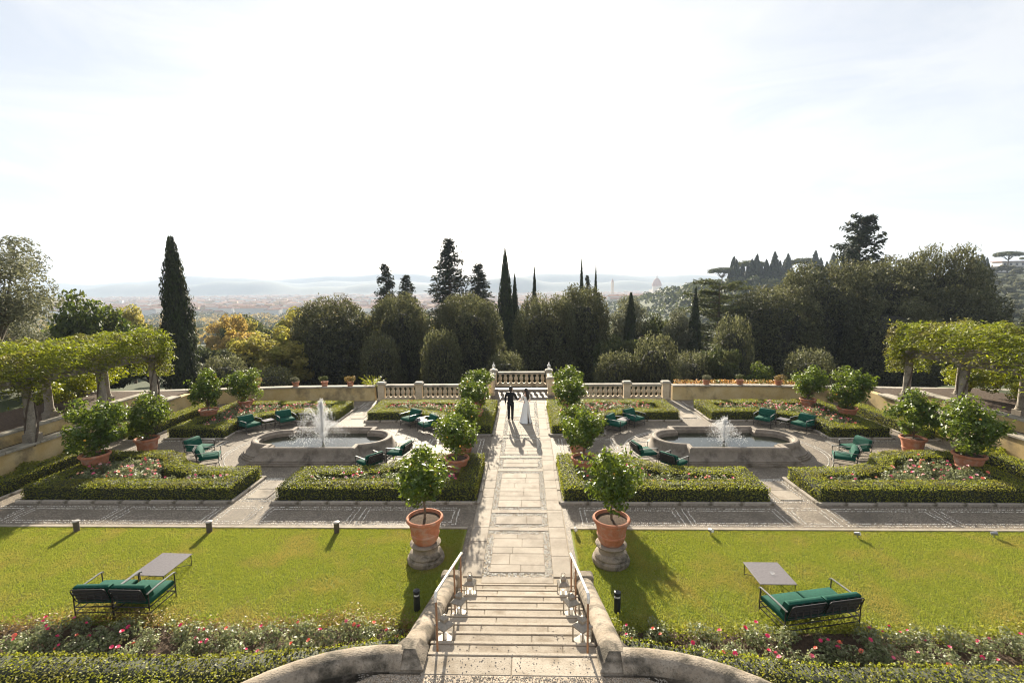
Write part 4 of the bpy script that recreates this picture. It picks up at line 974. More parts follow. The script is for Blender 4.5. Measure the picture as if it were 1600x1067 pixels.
    for yv in (-6.4, -3.2, .05, 3.1):
        vn = MB()
        for q in range(2):
            ph = q * 2.4 + yv; vn.tube([(-s * .03 + .17 * cos(ph + u * 3.5) * (1.3 - .3 * u), yv + .17 * sin(ph + u * 3.5) * (1.2 - .25 * u), -.1 + u * 2.6) for u in [i / 14 for i in range(15)]], [.045 - .02 * i / 14 for i in range(15)], 6)
        vn.build('vine_trunk', M['vine'], pg, smooth=60)

# ================================================================== TREES
def trunk_mesh(name, h, r, limbs=6, spread=.35, seed=0, mat='bark', lean=0):
    g = np.random.default_rng(seed); mb = MB()
    mb.tube([(0, 0, -.5), (lean * .3, 0, h * .35), (lean * .7, .05, h * .7), (lean, 0, h)], [r * 1.2, r, r * .75, r * .3], 9)
    for k in range(limbs):
        a = g.uniform(0, 6.3); z = h * g.uniform(.4, .8); L = h * spread * g.uniform(.7, 1.1)
        mb.tube([(lean * z / h, 0, z), (lean * z / h + cos(a) * L * .5, sin(a) * L * .5, z + L * .35), (lean * z / h + cos(a) * L, sin(a) * L, z + L * .55)], [r * .45, r * .3, r * .08], 6)
    return mb.mesh(name, M[mat], 60)
def ilex_crown(seed, rx, H, n, L=.22, W=.10):
    """barrel-shaped evergreen dome: upright sides, flat-rounded top, small lumps"""
    g = np.random.default_rng(seed); blobs = []; e = 2.7
    prof = lambda t: (1 - np.abs(t) ** e) ** (1 / e)
    for i_ in range(210):
        t = -.95 + 1.94 * (i_ + g.random()) / 210; a = i_ * 2.39996 + g.normal(0, .15); q = g.uniform(.80, .90); r = rx * float(prof(t)) * q; b_ = g.uniform(.12, .24) * rx
        blobs.append(((r * cos(a), r * sin(a), H * .5 + t * H * .5 * .88), (b_, b_, b_ * 1.25)))
    P, N = blob_pts(g, blobs, n, .5, .5)
    k = np.where((N[:, 2] > .1) & (g.random(len(P)) < .4))[0]
    P[k] += np.stack([g.normal(0, .04, len(k)), g.normal(0, .04, len(k)), np.abs(g.normal(0, .15, len(k)))], 1)
    cv, cq = uvsphere((0, 0, 0), (1, 1, 1), 18, 12); t = np.clip(cv[:, 2], -.999, .999); rr_ = np.hypot(cv[:, 0], cv[:, 1]) + 1e-6
    f = rx * .66 * prof(t) / rr_; cv = np.stack([cv[:, 0] * f, cv[:, 1] * f, H * .46 + t * H * .36], 1)
    td = N * .5 + np.array([0, 0, .9])
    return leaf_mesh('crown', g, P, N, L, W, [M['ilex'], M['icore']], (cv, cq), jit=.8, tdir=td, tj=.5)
def cypress_crown(seed, R_, H, n, L=.34, W=.12, loose=0., bl=1.7):
    g = np.random.default_rng(seed)
    u = g.random(n * 2); pr = lambda u: np.where(u < .18, .55 + .45 * (u / .18), (1 - ((u - .18) / .82) ** bl) * (.97 if bl < 2 else .88) + (.03 if bl < 2 else .12))
    keep = g.random(n * 2) < pr(u); u = u[keep][:n]; m = len(u)
    a = g.uniform(0, 2 * pi, m); lum = 1 + .14 * np.sin(a * 3 + 5 * np.sin(u * 4 + seed)) + .10 * np.sin(a * 7 + u * 23) + loose * g.normal(0, .2, m)
    r = R_ * pr(u) * lum * (1 - .3 * g.random(m) ** 2)
    P = np.stack([r * np.cos(a), r * np.sin(a), u * H], 1); N = np.stack([np.cos(a), np.sin(a), .25 + 0 * a], 1)
    nv = 12; nu = 12; zz = np.linspace(.01, .97, nv); cvl = []
    for z in zz:
        for i in range(nu): rr_ = R_ * float(pr(np.array(z))) * .72; cvl.append((rr_ * cos(2 * pi * i / nu), rr_ * sin(2 * pi * i / nu), z * H))
    cq = np.array([(j * nu + i, j * nu + (i + 1) % nu, (j + 1) * nu + (i + 1) % nu, (j + 1) * nu + i) for j in range(nv - 1) for i in range(nu)])
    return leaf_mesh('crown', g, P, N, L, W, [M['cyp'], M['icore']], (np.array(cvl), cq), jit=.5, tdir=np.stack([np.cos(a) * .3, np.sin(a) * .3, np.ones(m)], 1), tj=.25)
def conifer_crown(seed, R_, H, nb, per, mat='conif', top=.06, L=.34, W=.13, shape=.8, droop=.25, upt=.0):
    g = np.random.default_rng(seed); P = []; N = []; mb = MB()
    for k in range(nb):
        u = .05 + .93 * (k + g.random()) / nb; rad = R_ * ((1 - u) ** shape + top) * g.uniform(.55, 1.12); a = g.uniform(0, 6.283)
        z0 = u * H; e = (cos(a), sin(a)); m = max(4, int(per * (rad / R_ + .2)))
        t = g.random(m) ** .6; wv = g.normal(0, .10 * rad + .12, m)
        z = z0 + rad * (-droop * t + upt * t ** 2 + .12) + g.normal(0, .12, m)
        P.append(np.stack([e[0] * rad * t - e[1] * wv, e[1] * rad * t + e[0] * wv, z], 1)); N.append(np.tile((e[0] * .3, e[1] * .3, 1.), (m, 1)))
        mb.tube([(0, 0, z0), (e[0] * rad * .9, e[1] * rad * .9, z0 + rad * (-droop + upt + .1))], [.05, .015], 4)
    mb.tube([(0, 0, -.2), (0, 0, H * .97)], [R_ * .085, .02], 7)
    P = np.concatenate(P); N = np.concatenate(N)
    return leaf_mesh('crown', g, P, N, L, W, [M[mat], M['bark']], (np.array(mb.v), np.array([f for f in mb.f if len(f) == 4])), jit=.6)
def broad_crown(seed, rx, H, n, mat, nblob=38, L=.3, W=.19, br=(.2, .36), depth=.7, cull=.45, base=.0):
    g = np.random.default_rng(seed); blobs = []
    for _ in range(nblob):
        d = sph(g, 1)[0]; q = g.uniform(.35, .85); 
        if d[2] < -.5: d[2] *= .4
        blobs.append(((d[0] * rx * q, d[1] * rx * q, base + H * .55 + d[2] * H * .45 * q), (lambda b: (b, b, b * .75))(g.uniform(*br) * rx)))
    P, N = blob_pts(g, blobs, n, depth, cull); N[:, 2] += .35
    mb = MB()
    for b in blobs[::3]: c = b[0]; mb.tube([(0, 0, base + H * .2), (c[0] * .4, c[1] * .4, base + H * .4), c], [.11, .07, .02], 5)
    return leaf_mesh('crown', g, P, N, L, W, [M[mat], M['bark']], (np.array(mb.v), np.array([f for f in mb.f if len(f) == 4])), jit=.7)
def tree(name, label, cat, loc, crown, trunk, s=1.0, rz=0., group=None):
    t = thing(name, label, cat, loc, rz, group, s); link('crown', crown, t)
    if trunk: link('trunk', trunk, t)
    return t
def gz(x, y): return float(tz(x, y))
def plant(name, label, x, y, top, crown, H, trunk, wide=None, rz=0., group=None, cat='tree'):
    """a tree whose mesh is H tall, standing on the ground and reaching height top"""
    z = gz(x, y) - .1; s = (top - z) / H
    return tree(name, label, cat, (x, y, z), crown, trunk, (s * wide if wide else s, s * wide if wide else s, s), rz, group)
IL = [ilex_crown(601, 3.4, 9.6, 30000), ilex_crown(602, 3.1, 9.6, 28000), ilex_crown(603, 3.6, 9.6, 31000)]
itr = trunk_mesh('trunk', 6, .3, 6, .3, 1)
IG = 'round holm oaks behind the back wall'
for i, (x, y, top, wd, lab) in enumerate(((-21.2, 52, 5.9, 1.32, 'round dark holm oak nearest the golden autumn trees'), (-14.1, 53, 6.2, 1.0, 'narrower dark holm oak in front of the two slim conifers'), (-6.2, 52, 5.9, 1.16, 'round dark holm oak in front of the tall conifer'), (2.4, 53, 5.9, 1.08, 'dark holm oak right beside the tall pointed cypress'), (6.7, 55, 6.9, .96, 'dark holm oak with the highest top over the bay'),
        (29.6, 57, 6.4, 1.6, 'holm oak at the low end of the great dark clump'), (36.4, 59, 9.4, 1.55, 'tall holm oak second from the low end of the great dark clump'), (44.8, 61, 9.9, 1.6, 'tall holm oak in the middle of the great dark clump'), (53.2, 62, 11.0, 1.5, 'highest holm oak at the pergola end of the great dark clump'), (41.5, 55, 5.2, 1.5, 'lower holm oak in front of the great dark clump'), (50.0, 56, 6.3, 1.4, 'holm oak in front of the highest of the great dark clump'))):
    k = i % 3; z = gz(x, y); plant('holm_oak', lab, x, y, top, IL[k], 9.6, itr, wd * 9.6 / (top - z + .1) * (3.4, 3.1, 3.6)[0] / (3.4, 3.1, 3.6)[k], i * 1.1, IG)
CY = [cypress_crown(611, 1.25, 13, 7000), cypress_crown(612, .95, 13, 5500), cypress_crown(613, 1.15, 13, 9000, loose=.5, bl=2.3)]
CG = 'pointed cypresses beyond the wall'
for (x, y, top, k, wd, lab) in ((-29.8, 40, 11.4, 2, 1.08, 'broad dark cypress standing alone beside the pergola'), (-2.55, 66, 11.95, 0, 1.15, 'tall pointed cypress rising behind the bride and groom'), (-1.3, 68, 8.6, 1, .9, 'small cypress tucked behind the tall pointed one'), (1.64, 75, 9.8, 1, .75, 'slim cypress top over the holm oaks, next after the tall one'), (8.43, 70, 10.8, 1, .6, 'thin pointed cypress, taller of a close pair'), (9.9, 66, 9.7, 1, .5, 'thin blunt cypress, shorter of a close pair'),
        (20.4, 57, 6.6, 1, .95, 'narrow dark cypress before the layered pine'), (13.0, 58, 6.0, 2, .7, 'loose cypress beside the pale airy tree'), (66.2, 62, 12.4, 2, 1.0, 'cypress at the picture edge beyond the sunny pergola'), (-21.8, 52, 3.6, 1, .9, 'short dark cypress among the golden trees')):
    z = gz(x, y); plant('cypress', lab, x, y, top, CY[k], 13, None, wd * 13 / (top - z + .1), x, CG)
CO = [conifer_crown(621, 3.6, 17, 330, 34, shape=.60, top=.03, L=.42, W=.16), conifer_crown(622, 3.2, 16, 280, 30, shape=.60, top=.03, L=.42, W=.16)]
NG = 'feathery dark conifers behind the holm oaks'
for (x, y, top, k, wd, lab) in ((-12.2, 78, 14.9, 0, 1.75, 'tallest feathery conifer behind the holm oaks'), (-7.7, 80, 10.9, 0, 1.5, 'shorter conifer beside the tallest feathery one'), (-20.4, 70, 10.6, 1, 1.15, 'slim conifer, taller of a pair on the golden side'), (-18.4, 74, 9.0, 1, 1.3, 'broader conifer, shorter of a pair on the golden side'), (10.6, 80, 8.8, 1, .6, 'small conifer between the thin cypress pair')):
    z = gz(x, y); plant('conifer', lab, x, y, top, CO[k], (17, 16)[k], None, wd * (17, 16)[k] / (top - z + .1), x * 2, NG)
fir = conifer_crown(623, 5.4, 17, 130, 90, 'conif', .10, .5, .2, .75, .0, .35)
plant('cedar', 'broad dark cedar top rising over the great holm oak clump', 56.0, 82, 18.0, fir, 17, None, 1.15, .4)
pinec = conifer_crown(624, 4.8, 13, 64, 260, 'pine', .30, .42, .11, .45, .05, .12)
plant('pine', 'layered green pine beside the great holm oak clump', 24.8, 61, 7.3, pinec, 13, None, 1.15, .9)
BR = {'olive': broad_crown(631, 3.6, 11, 9000, 'olive', 44, .30, .13), 'olive2': broad_crown(632, 4.2, 12, 15000, 'olive', 60, .26, .10), 'green': broad_crown(633, 4.0, 9, 6500, 'green', 40, .42, .28), 'midg': broad_crown(634, 4.0, 9, 6500, 'midg', 40, .42, .26),
      'gold': broad_crown(635, 3.8, 10, 7000, 'gold', 46, .42, .28), 'rust': broad_crown(636, 3.8, 10, 6500, 'rust', 46, .42, .28), 'yel': broad_crown(637, 1.5, 2.4, 3200, 'yellow', 26, .15, .08, depth=.6), 'ilexs': ilex_crown(638, 2.0, 5, 7000, .2, .09)}
btr = trunk_mesh('trunk', 6, .22, 7, .4, 5)
def bt(kind, x, y, top, H, wd, lab, grp=None, rz=0., name='broadleaf_tree', trunk=True):
    z = gz(x, y); plant(name, lab, x, y, top, BR[kind], H, btr if trunk else None, wd * H / (top - z + .1), rz, grp)
bt('olive', 13.3, 60, 7.6, 11, .95, 'pale airy tree with open branches beyond the low jet balustrade')
bt('midg', 16.8, 60, 4.6, 9, .85, 'dull green tree between the pale airy tree and the dark cypress')
bt('olive', 18.9, 58, 5.6, 11, .7, 'grey leaved tree between the dark cypress and the layered pine')
bt('midg', 9.3, 47, 3.0, 9, .6, 'bushy tree at the foot of the bay holm oaks')
bt('olive2', -35.0, 30, 12.0, 12, 1.0, 'large grey green feathery tree over the shady pergola')
bt('olive2', -42, 36, 8.0, 12, .8, 'second grey green feathery tree behind the shady pergola', rz=2.)
bt('green', -43.9, 46, 7.0, 9, .85, 'round fresh green tree left behind the shady pergola')
bt('green', -36.5, 45, 3.6, 9, .8, 'lower fresh green tree near the lone cypress')
bt('olive', 63, 58, 11.2, 11, 1.0, 'thin reddish grey tree beyond the sunny pergola')
bt('olive', 12.7, 39, 2.0, 11, .42, 'small grey green tree behind the end post of the low jet balustrade'); bt('midg', 16.8, 41, 2.6, 9, .5, 'small dull green tree behind the orange flowers'); bt('green', 18.6, 37.5, .9, 9, .36, 'low fresh green bush behind the orange flowers')
for i, (x, y, top, k, H, wd) in enumerate(((-35, 21, 5.2, 'midg', 9, .8), (-38, 26, 6.0, 'midg', 9, .9), (-36, 14, 5.0, 'olive', 11, .7), (-33, 17, 3.8, 'green', 9, .6), (-42, 19, 6.5, 'midg', 9, 1.0), (-34.5, 25.5, 4.0, 'green', 9, .6), (38, 24, 4.5, 'midg', 9, .8), (36, 18, 4.2, 'olive', 11, .6), (42, 29, 5.0, 'green', 9, .8), (34, 28, 3.2, 'midg', 9, .55))):
    bt(k, x, y, top, H, wd, 'leafy tree standing behind the %s pergola walk' % ('shady' if x < 0 else 'sunny'), 'trees behind the %s pergola walk' % ('shady' if x < 0 else 'sunny'), i * 1.1)
SG = 'dark shrubs crowded behind the back wall'
for i, (x, y, top, k) in enumerate(((10.5, 37.5, 3.0, 'ilexs'), (14.4, 40.5, 1.2, 'ilexs'), (7.6, 38, 1.6, 'ilexs'), (19.8, 45, 3.9, 'ilexs'), (-20.6, 37.5, .6, 'ilexs'), (-24.8, 38, 1.5, 'ilexs'), (21.8, 36, 2.0, 'ilexs'), (-13.6, 44, 2.5, 'ilexs'), (-7.6, 43, 3.0, 'ilexs'), (-1.5, 41, 1.2, 'ilexs'))):
    z = gz(x, y); plant('evergreen_shrub', 'dark evergreen shrub crowded behind the back wall among the holm oaks', x, y, top, BR[k], 5, None, 1.15 * 5 / (top - z + .1) * .8, i * 2.2, SG, 'shrub')
for i, (x, y, s_) in enumerate(((-23.9, 24.6, .85), (-25.2, 26.2, 1.05), (-27.2, 25.0, 1.15), (-28.8, 27.6, 1.2), (-30.8, 26.2, 1.25), (-31.5, 29.0, 1.2), (-26.2, 28.2, .95), (-23.6, 22.6, .7))):
    t = tree('yellow_shrub', 'yellow green leafy shrub behind the shady pergola columns', 'shrub', (x, y, .9), BR['yel'], None, s_, i * 1.3, 'yellow shrubs behind the shady pergola')
for i, (x, y, s_) in enumerate(((23.4, 25.0, .8), (25.4, 25.6, .85), (27.6, 25.8, .9), (24.6, 23.2, .6))):
    t = tree('yellow_shrub', 'yellow green leafy shrub behind the sunny pergola columns', 'shrub', (x, y, .9), BR['yel'], None, s_, i * 1.3, 'yellow shrubs behind the sunny pergola')
pb = shrub_mesh(505, .45, .35, 1500, .10, .05, 'hedge')
for s in (-1, 1):
    for i, (x, y) in enumerate(((18.95, 15.6), (18.95, 17.0), (18.9, 18.8), (18.95, 21.5), (18.95, 23.5))):
        t = thing('low_shrub', 'low leafy shrub at the foot of the %s pergola terrace wall' % ('shady' if s < 0 else 'sunny'), 'shrub', (s * x, y, 0), i * 1.7, 'low shrubs along the %s terrace wall' % ('shady' if s < 0 else 'sunny'), .8); link('foliage', pb, t)
# valley trees, one by one
vr = random.Random(8); VG = 'autumn trees of the valley below the pergola'
kinds = [('gold', 10, 'golden autumn tree in the valley wood'), ('rust', 10, 'orange autumn tree in the valley wood'), ('midg', 9, 'dull green tree in the valley wood'), ('green', 9, 'fresh green tree in the valley wood'), ('olive', 11, 'grey green tree in the valley wood')]
near = [(-27.0, 53, 'gold', 8.6), (-25.5, 57, 'rust', 9), (-28.5, 58, 'gold', 10.5), (-41, 55, 'green', 8), (-31.5, 44, 'olive', 5.0), (-24.4, 46, 'gold', 6.8), (-28.3, 49, 'gold', 7.6), (-38, 40, 'midg', 6), (-26.5, 62, 'gold', 11), (-32, 66, 'gold', 12), (-38, 62, 'rust', 11), (-22.5, 58, 'olive', 9), (-44, 72, 'gold', 11), (-30, 54, 'olive', 7), (-36, 52, 'midg', 7), (-50, 62, 'midg', 9), (-28.5, 48, 'midg', 6)]
for (x, y, k, h) in near:
    lab = [q for q in kinds if q[0] == k][0]; z = gz(x, y); bt(k, x, y, z + h, lab[1], .85, lab[2], VG, vr.uniform(0, 6))
for _ in range(105):
    y = 75 + 330 * vr.random() ** 1.3; x = -y * vr.uniform(.12, 1.0); k = vr.choices(kinds, [4, 4, 2, 1.5, 1.5])[0]; h = vr.uniform(8, 14)
    bt(k[0], x, y, gz(x, y) + h, k[1], vr.uniform(.9, 1.3), k[2], VG, vr.uniform(0, 6))
for _ in range(40):
    y = 75 + 130 * vr.random(); x = y * vr.uniform(-.1, .34); k = vr.choices(kinds, [0, 0, 4, 2, 3])[0]; h = vr.uniform(7, 11)
    bt(k[0], x, y, gz(x, y) + h, k[1], vr.uniform(.8, 1.2), k[2] + ' behind the holm oaks', 'valley trees behind the holm oaks', vr.uniform(0, 6))
# right hill: umbrella pines, cypresses, olives, villa
def umbrella(seed, rx, H):
    g = np.random.default_rng(seed); blobs = []
    for _ in range(40):
        a = g.uniform(0, 6.3); q = sqrt(g.random()) * .85; blobs.append(((cos(a) * rx * q, sin(a) * rx * q, H * (.86 - .10 * q * q)), (rx * .26, rx * .26, rx * .15)))
    P, N = blob_pts(g, blobs, 2600, .5, .5); N[:, 2] += .4; mb = MB().tube([(0, 0, -1), (.1, 0, H * .4), (0, 0, H * .7)], [.35, .28, .2], 7)
    for b in blobs[::3]: mb.tube([(0, 0, H * .55), (b[0][0] * .5, b[0][1] * .5, H * .7), b[0]], [.16, .1, .04], 5)
    return leaf_mesh('crown', g, P, N, .8, .4, [M['midg']], jit=.7), mb.mesh('trunk', M['bark'], 60)
U = umbrella(641, 7, 14)
def px(xp, Y): return (xp - 821) / 740 * Y
for i, (xp, Y, s_, lab) in enumerate(((1122, 335, 1.35, 'umbrella pine at the open end of the ridge'), (1162, 345, 1.5, 'umbrella pine leaning into the ridge cypresses'), (1245, 350, 1.5, 'small umbrella pine alone between the ridge cypresses'), (1545, 322, 1.1, 'wide umbrella pine over the hillside villa'), (1575, 345, .7, 'small umbrella pine beside the villa'))):
    x = px(xp, Y); tree('umbrella_pine', lab, 'tree', (x, Y, gz(x, Y) - .3), U[0], U[1], s_, i * 1.2, 'umbrella pines on the ridge')
CYF = cypress_crown(614, 2.2, 14, 1500, 1.0, .5)
for i in range(26):
    xp = 1140 + i * 5.2 + vr.uniform(-3, 3) if i < 14 else 1215 + (i - 14) * 8 + vr.uniform(-3, 3)
    if 1228 < xp < 1252: continue
    Y = vr.uniform(325, 350); x = px(xp, Y); tree('cypress', 'dark cypress in the row on the far ridge', 'tree', (x, Y, gz(x, Y) - .5), CYF, None, vr.uniform(1.15, 1.8), i, 'cypresses along the far ridge')
for i, xp in enumerate((1492, 1500, 1508, 1514, 1578, 1585, 1596, 1300, 1320)):
    Y = 340; x = px(xp, Y); tree('cypress', 'dark cypress near the hillside villa', 'tree', (x, Y, gz(x, Y) - .5), CYF, None, vr.uniform(.8, 1.3), i, 'cypresses near the villa')
OLV = broad_crown(642, 3.0, 5, 1000, 'olive', 16, .7, .4)
for i in range(210):
    Y = vr.uniform(130, 325); x = Y * vr.uniform(.45, 1.12) if i < 120 else Y * vr.uniform(.9, 1.1)
    if gz(x, Y) < -22: continue
    tree('olive_tree', 'silvery olive tree on the terraced hillside', 'tree', (x, Y, gz(x, Y) - .3), OLV, None, vr.uniform(.7, 1.25), i, 'olive trees on the hillside')
for i in range(110):
    Y = vr.uniform(150, 345); x = px(vr.uniform(1085, 1330), Y)
    tree('hillside_tree', 'dull green tree on the ridge slope', 'tree', (x, Y, gz(x, Y) - .3), BR['midg'], None, vr.uniform(.5, .85), i, 'trees on the ridge slope')
vx, vy = px(1555, 335), 335; vz = gz(vx, vy)
v = thing('villa', 'broad pale villa with flat roofs on the hillside', 'villa', (vx, vy, vz - .5), R(-12))
MB().box(-12, 12, -5, 6, -2, 3.6).build('wall', M['wallB'], v); MB().box(-9.5, 8, -4, 6, 3.9, 7).build('wall', M['wallB'], v)
MB().box(-12.8, 12.8, -6, 6.5, 3.601, 3.9).build('roof', M['cope'], v); MB().box(-10.3, 8.8, -5, 6.5, 7.001, 7.4).build('roof', M['roof'], v); MB().box(-17, 17, -7.5, 6, -4, 0).build('terrace', M['cope'], v)
wm = MB().box(-.65, .65, -.05, .05, 0, 1.5).mesh('window', M['glassd'])
for k in range(7): link('window', wm, v, (-10 + k * 3.3, -5.05, 1.2))
for k in range(5): link('window', wm, v, (-8 + k * 3.3, -4.05, 4.6))
# far woods (a mass) and the city
g = np.random.default_rng(70); n = 3600
Y = 300 + 900 * g.random(n) ** 1.2; X = Y * g.uniform(-1.15, .62, n); Z = tz(X, Y); k = (Y < 1150) 
X, Y, Z = X[k], Y[k], Z[k]; m = 26; P = []; N = []
d = sph(g, len(X) * m); rad = np.repeat(g.uniform(4, 7.5, len(X)), m); d[:, 2] = np.abs(d[:, 2]) * 1.1
P = np.repeat(np.stack([X, Y, Z + 1.5], 1), m, 0) + d * rad[:, None]
wood = leaf_mesh('far_wood', g, P, d, 3.4, 2.6, [M['midg'], M['rust']], jit=.4); 
wood.polygons.foreach_set('material_index', np.repeat(((g.random(len(X)) < .42) & (X < .15 * Y)).astype(np.int32), m)); 
tag(link('far_wood', wood), 'mass of mixed green and orange woodland reaching to the city', 'wood', kind='stuff')
def house(w_, d_, h, mi):
    mb = MB().box(-w_ / 2, w_ / 2, -d_ / 2, d_ / 2, -3, h, mi); r = 2.2
    mb.add([(-w_ / 2 - .4, -d_ / 2 - .4, h), (w_ / 2 + .4, -d_ / 2 - .4, h), (w_ / 2 + .4, d_ / 2 + .4, h), (-w_ / 2 - .4, d_ / 2 + .4, h), (-w_ / 2, 0, h + r), (w_ / 2, 0, h + r)], [(0, 1, 5, 4), (2, 3, 4, 5), (1, 2, 5), (3, 0, 4)], 3); return mb
HM = [house(*a).mesh('house', [M['wallA'], M['wallB'], M['wallC'], M['roof']]) for a in ((14, 11, 9, 0), (22, 13, 13, 1), (12, 10, 11, 2), (30, 14, 15, 1), (18, 12, 10, 0), (16, 16, 16, 2))]
cr = random.Random(4); inst = []
for _ in range(3400):
    Yh = 900 + 2000 * cr.random() ** .9; xp = cr.uniform(60, 1150); x = px(xp, Yh); inst.append((x, Yh, cr.uniform(-.4, .4), cr.randrange(6), cr.uniform(.8, 1.25)))
inst.sort(key=lambda a: a[1]); bigm = MB()
for i, (x, y, a, k, s_) in enumerate(inst):
    z = float(tz(x, y))
    if i < 290:
        o = link('house', HM[k], None, (x, y, z), a, s_); tag(o, 'small hazy house of the city below the hills', 'house', 'hazy city houses')
    else:
        w_, d_, h, mi = ((14, 11, 9, 0), (22, 13, 13, 1), (12, 10, 11, 2), (30, 14, 15, 1), (18, 12, 10, 0), (16, 16, 16, 2))[k]
        hb = house(w_ * s_, d_ * s_, h * s_, mi); c, s2 = cos(a), sin(a); b = len(bigm.v)
        bigm.v += [(x + p[0] * c - p[1] * s2, y + p[0] * s2 + p[1] * c, z + p[2]) for p in hb.v]; bigm.f += [tuple(b + q for q in f) for f in hb.f]; bigm.m += hb.m
me = bpy.data.meshes.new('far_city'); me.from_pydata(bigm.v, [], bigm.f)
for q in ('wallA', 'wallB', 'wallC', 'roof'): me.materials.append(M[q])
me.polygons.foreach_set('material_index', bigm.m); tag(link('far_city', me), 'hazy mass of city roofs spread across the plain', 'city', kind='stuff')
X0 = px(527, 1500); t = thing('tower_block', 'pale square tower block standing above the city roofs', 'tower block', (X0, 1500, gz(X0, 1500)))
MB().box(-13, 13, -9, 9, -2, 44).build('wall', M['wallB'], t); MB().box(13.01, 17, -8, 9, -2, 42).build('wing', M['wallA'], t)
X0 = px(1023, 2000); t = thing('cathedral', 'great domed cathedral, hazy on the skyline', 'cathedral', (X0, 2000, gz(X0, 2000)))
MB().box(-20, 20, -20, 45, -2, 38).build('nave', M['wallA'], t); MB().lathe([(18, 38), (18, 52)], 8).build('drum', M['wallA'], t)
MB().lathe([(20, 52), (18.5, 62), (14.5, 72), (9, 80), (4, 84)], 16).build('dome', M['roof'], t); MB().lathe([(3, 84), (3, 92), (.5, 100)], 8).build('spire', M['wallB'], t)
X0 = px(955, 2000); t = thing('bell_tower', 'slim hazy bell tower among the city roofs', 'tower', (X0, 2000, gz(X0, 2000)))
MB().box(-5, 5, -5, 5, -2, 70).build('shaft', M['wallC'], t); MB().lathe([(6, 70), (6, 74), (.5, 84)], 4).build('roof', M['roof'], t)
X0 = px(1095, 2100); t = thing('domed_church', 'smaller hazy domed church beyond the great cathedral', 'church', (X0, 2100, gz(X0, 2100)))
MB().box(-14, 14, -14, 20, -2, 28).build('nave', M['wallA'], t); MB().lathe([(11, 28), (11, 38), (10, 46), (6, 53), (1, 57), (.4, 64)], 12).build('dome', M['roof'], t)

# ================================================================== PEOPLE
def skin(name, verts, edges, radii, m, parent, root=0, sub=2, loc=(0, 0, 0)):
    me = bpy.data.meshes.new(name); me.from_pydata(verts, edges, []); me.materials.append(m)
    o = link(name, me, parent, loc); sk = o.modifiers.new('skin', 'SKIN')
    for i, v_ in enumerate(me.skin_vertices[0].data):
        r = radii[i]; v_.radius = r if isinstance(r, tuple) else (r, r); v_.use_root = (i == root)
    sk.use_smooth_shade = True; ss = o.modifiers.new('sub', 'SUBSURF'); ss.levels = sub; ss.render_levels = sub; return o
def chain(n, off=0): return [(off + i, off + i + 1) for i in range(n - 1)]
def figure(parent, arms, head_turn, woman=False, legs=None):
    hw = .16 if woman else .185
    V = [(0, 0, .95), (0, 0, 1.12), (0, .005, 1.30), (0, 0, 1.44), (0, 0, 1.50), (head_turn[0] * .02, .01, 1.57), (head_turn[0] * .03, .02, 1.66), (head_turn[0] * .03, .015, 1.72)]
    E = chain(8); Rr = [(.15, .11), (.125, .095), (.15, .10), (.10, .075), .052, .07, .088, .06]
    def add(base, pts, rs):
        prev = base
        for p_, r in zip(pts, rs): V.append(p_); Rr.append(r); E.append((prev, len(V) - 1)); prev = len(V) - 1
        return prev
    for sx in (-1, 1): add(0, legs[sx], (.085, .075, .05, .055, .036, .03, .028))
    for sx in (-1, 1):
        e = add(3, arms[sx], (.055, .048, .036, .040, .027, .024))
        h = Vector(arms[sx][-1]); d = (h - Vector(arms[sx][-2])).normalized()
        for q, (l, o_) in enumerate(((.075, -.024), (.085, -.008), (.08, .008), (.065, .024))):
            sdv = d.cross(Vector((0, 0, 1))).normalized() if abs(d.z) < .9 else Vector((0, 1, 0)); c = h + d * .03 + sdv * o_
            add(e, [tuple(c), tuple(c + d * l * .5), tuple(c + d * l + Vector((0, 0, -.012)))], (.010, .009, .008))
        sdv = d.cross(Vector((0, 0, 1))).normalized() if abs(d.z) < .9 else Vector((0, 1, 0)); add(e, [tuple(h + sdv * .03 + d * .01), tuple(h + sdv * .045 + d * .045)], (.011, .009))
    return skin('body', V, E, Rr, M['skin'], parent)
# groom (walks away from the camera, looks towards the bride)
gm = thing('person', 'person in a black suit walking hand in hand, seen from behind', 'person', (-.58, 24.2, .025), R(-4), None, 1.0)
legsG = {-1: [(-.09, 0, .88), (-.10, .03, .70), (-.10, .05, .50), (-.10, .03, .42), (-.10, -.03, .12), (-.10, -.02, .05), (-.11, .10, .03)], 1: [(.09, 0, .88), (.095, -.02, .70), (.095, -.03, .50), (.095, -.05, .42), (.095, -.11, .12), (.095, -.11, .05), (.10, .02, .03)]}
armsG = {-1: [(-.19, 0, 1.42), (-.245, -.02, 1.30), (-.27, -.03, 1.15), (-.275, -.02, 1.10), (-.27, .04, .92), (-.265, .05, .86)], 1: [(.19, 0, 1.42), (.26, .02, 1.28), (.31, .05, 1.14), (.33, .06, 1.12), (.45, .10, 1.10), (.50, .11, 1.11)]}
figure(gm, armsG, (1, 0), False, legsG)
skin('jacket', [(0, 0, .86), (0, 0, .98), (0, 0, 1.14), (0, .0, 1.32), (0, -.005, 1.44), (0, 0, 1.49)] + armsG[-1][:5] + armsG[1][:5], chain(6) + [(4, 6)] + chain(5, 6) + [(4, 11)] + chain(5, 11),
     [(.165, .125), (.17, .13), (.16, .12), (.195, .13), (.14, .10), .07] + [.078, .07, .058, .058, .045] * 2, M['suit'], gm)
skin('trousers', [(0, 0, .92)] + legsG[-1][:6] + legsG[1][:6], [(0, 1)] + chain(6, 1) + [(0, 7)] + chain(6, 7), [(.16, .12)] + [.108, .098, .078, .078, .066, .064] * 2, M['suit'], gm)
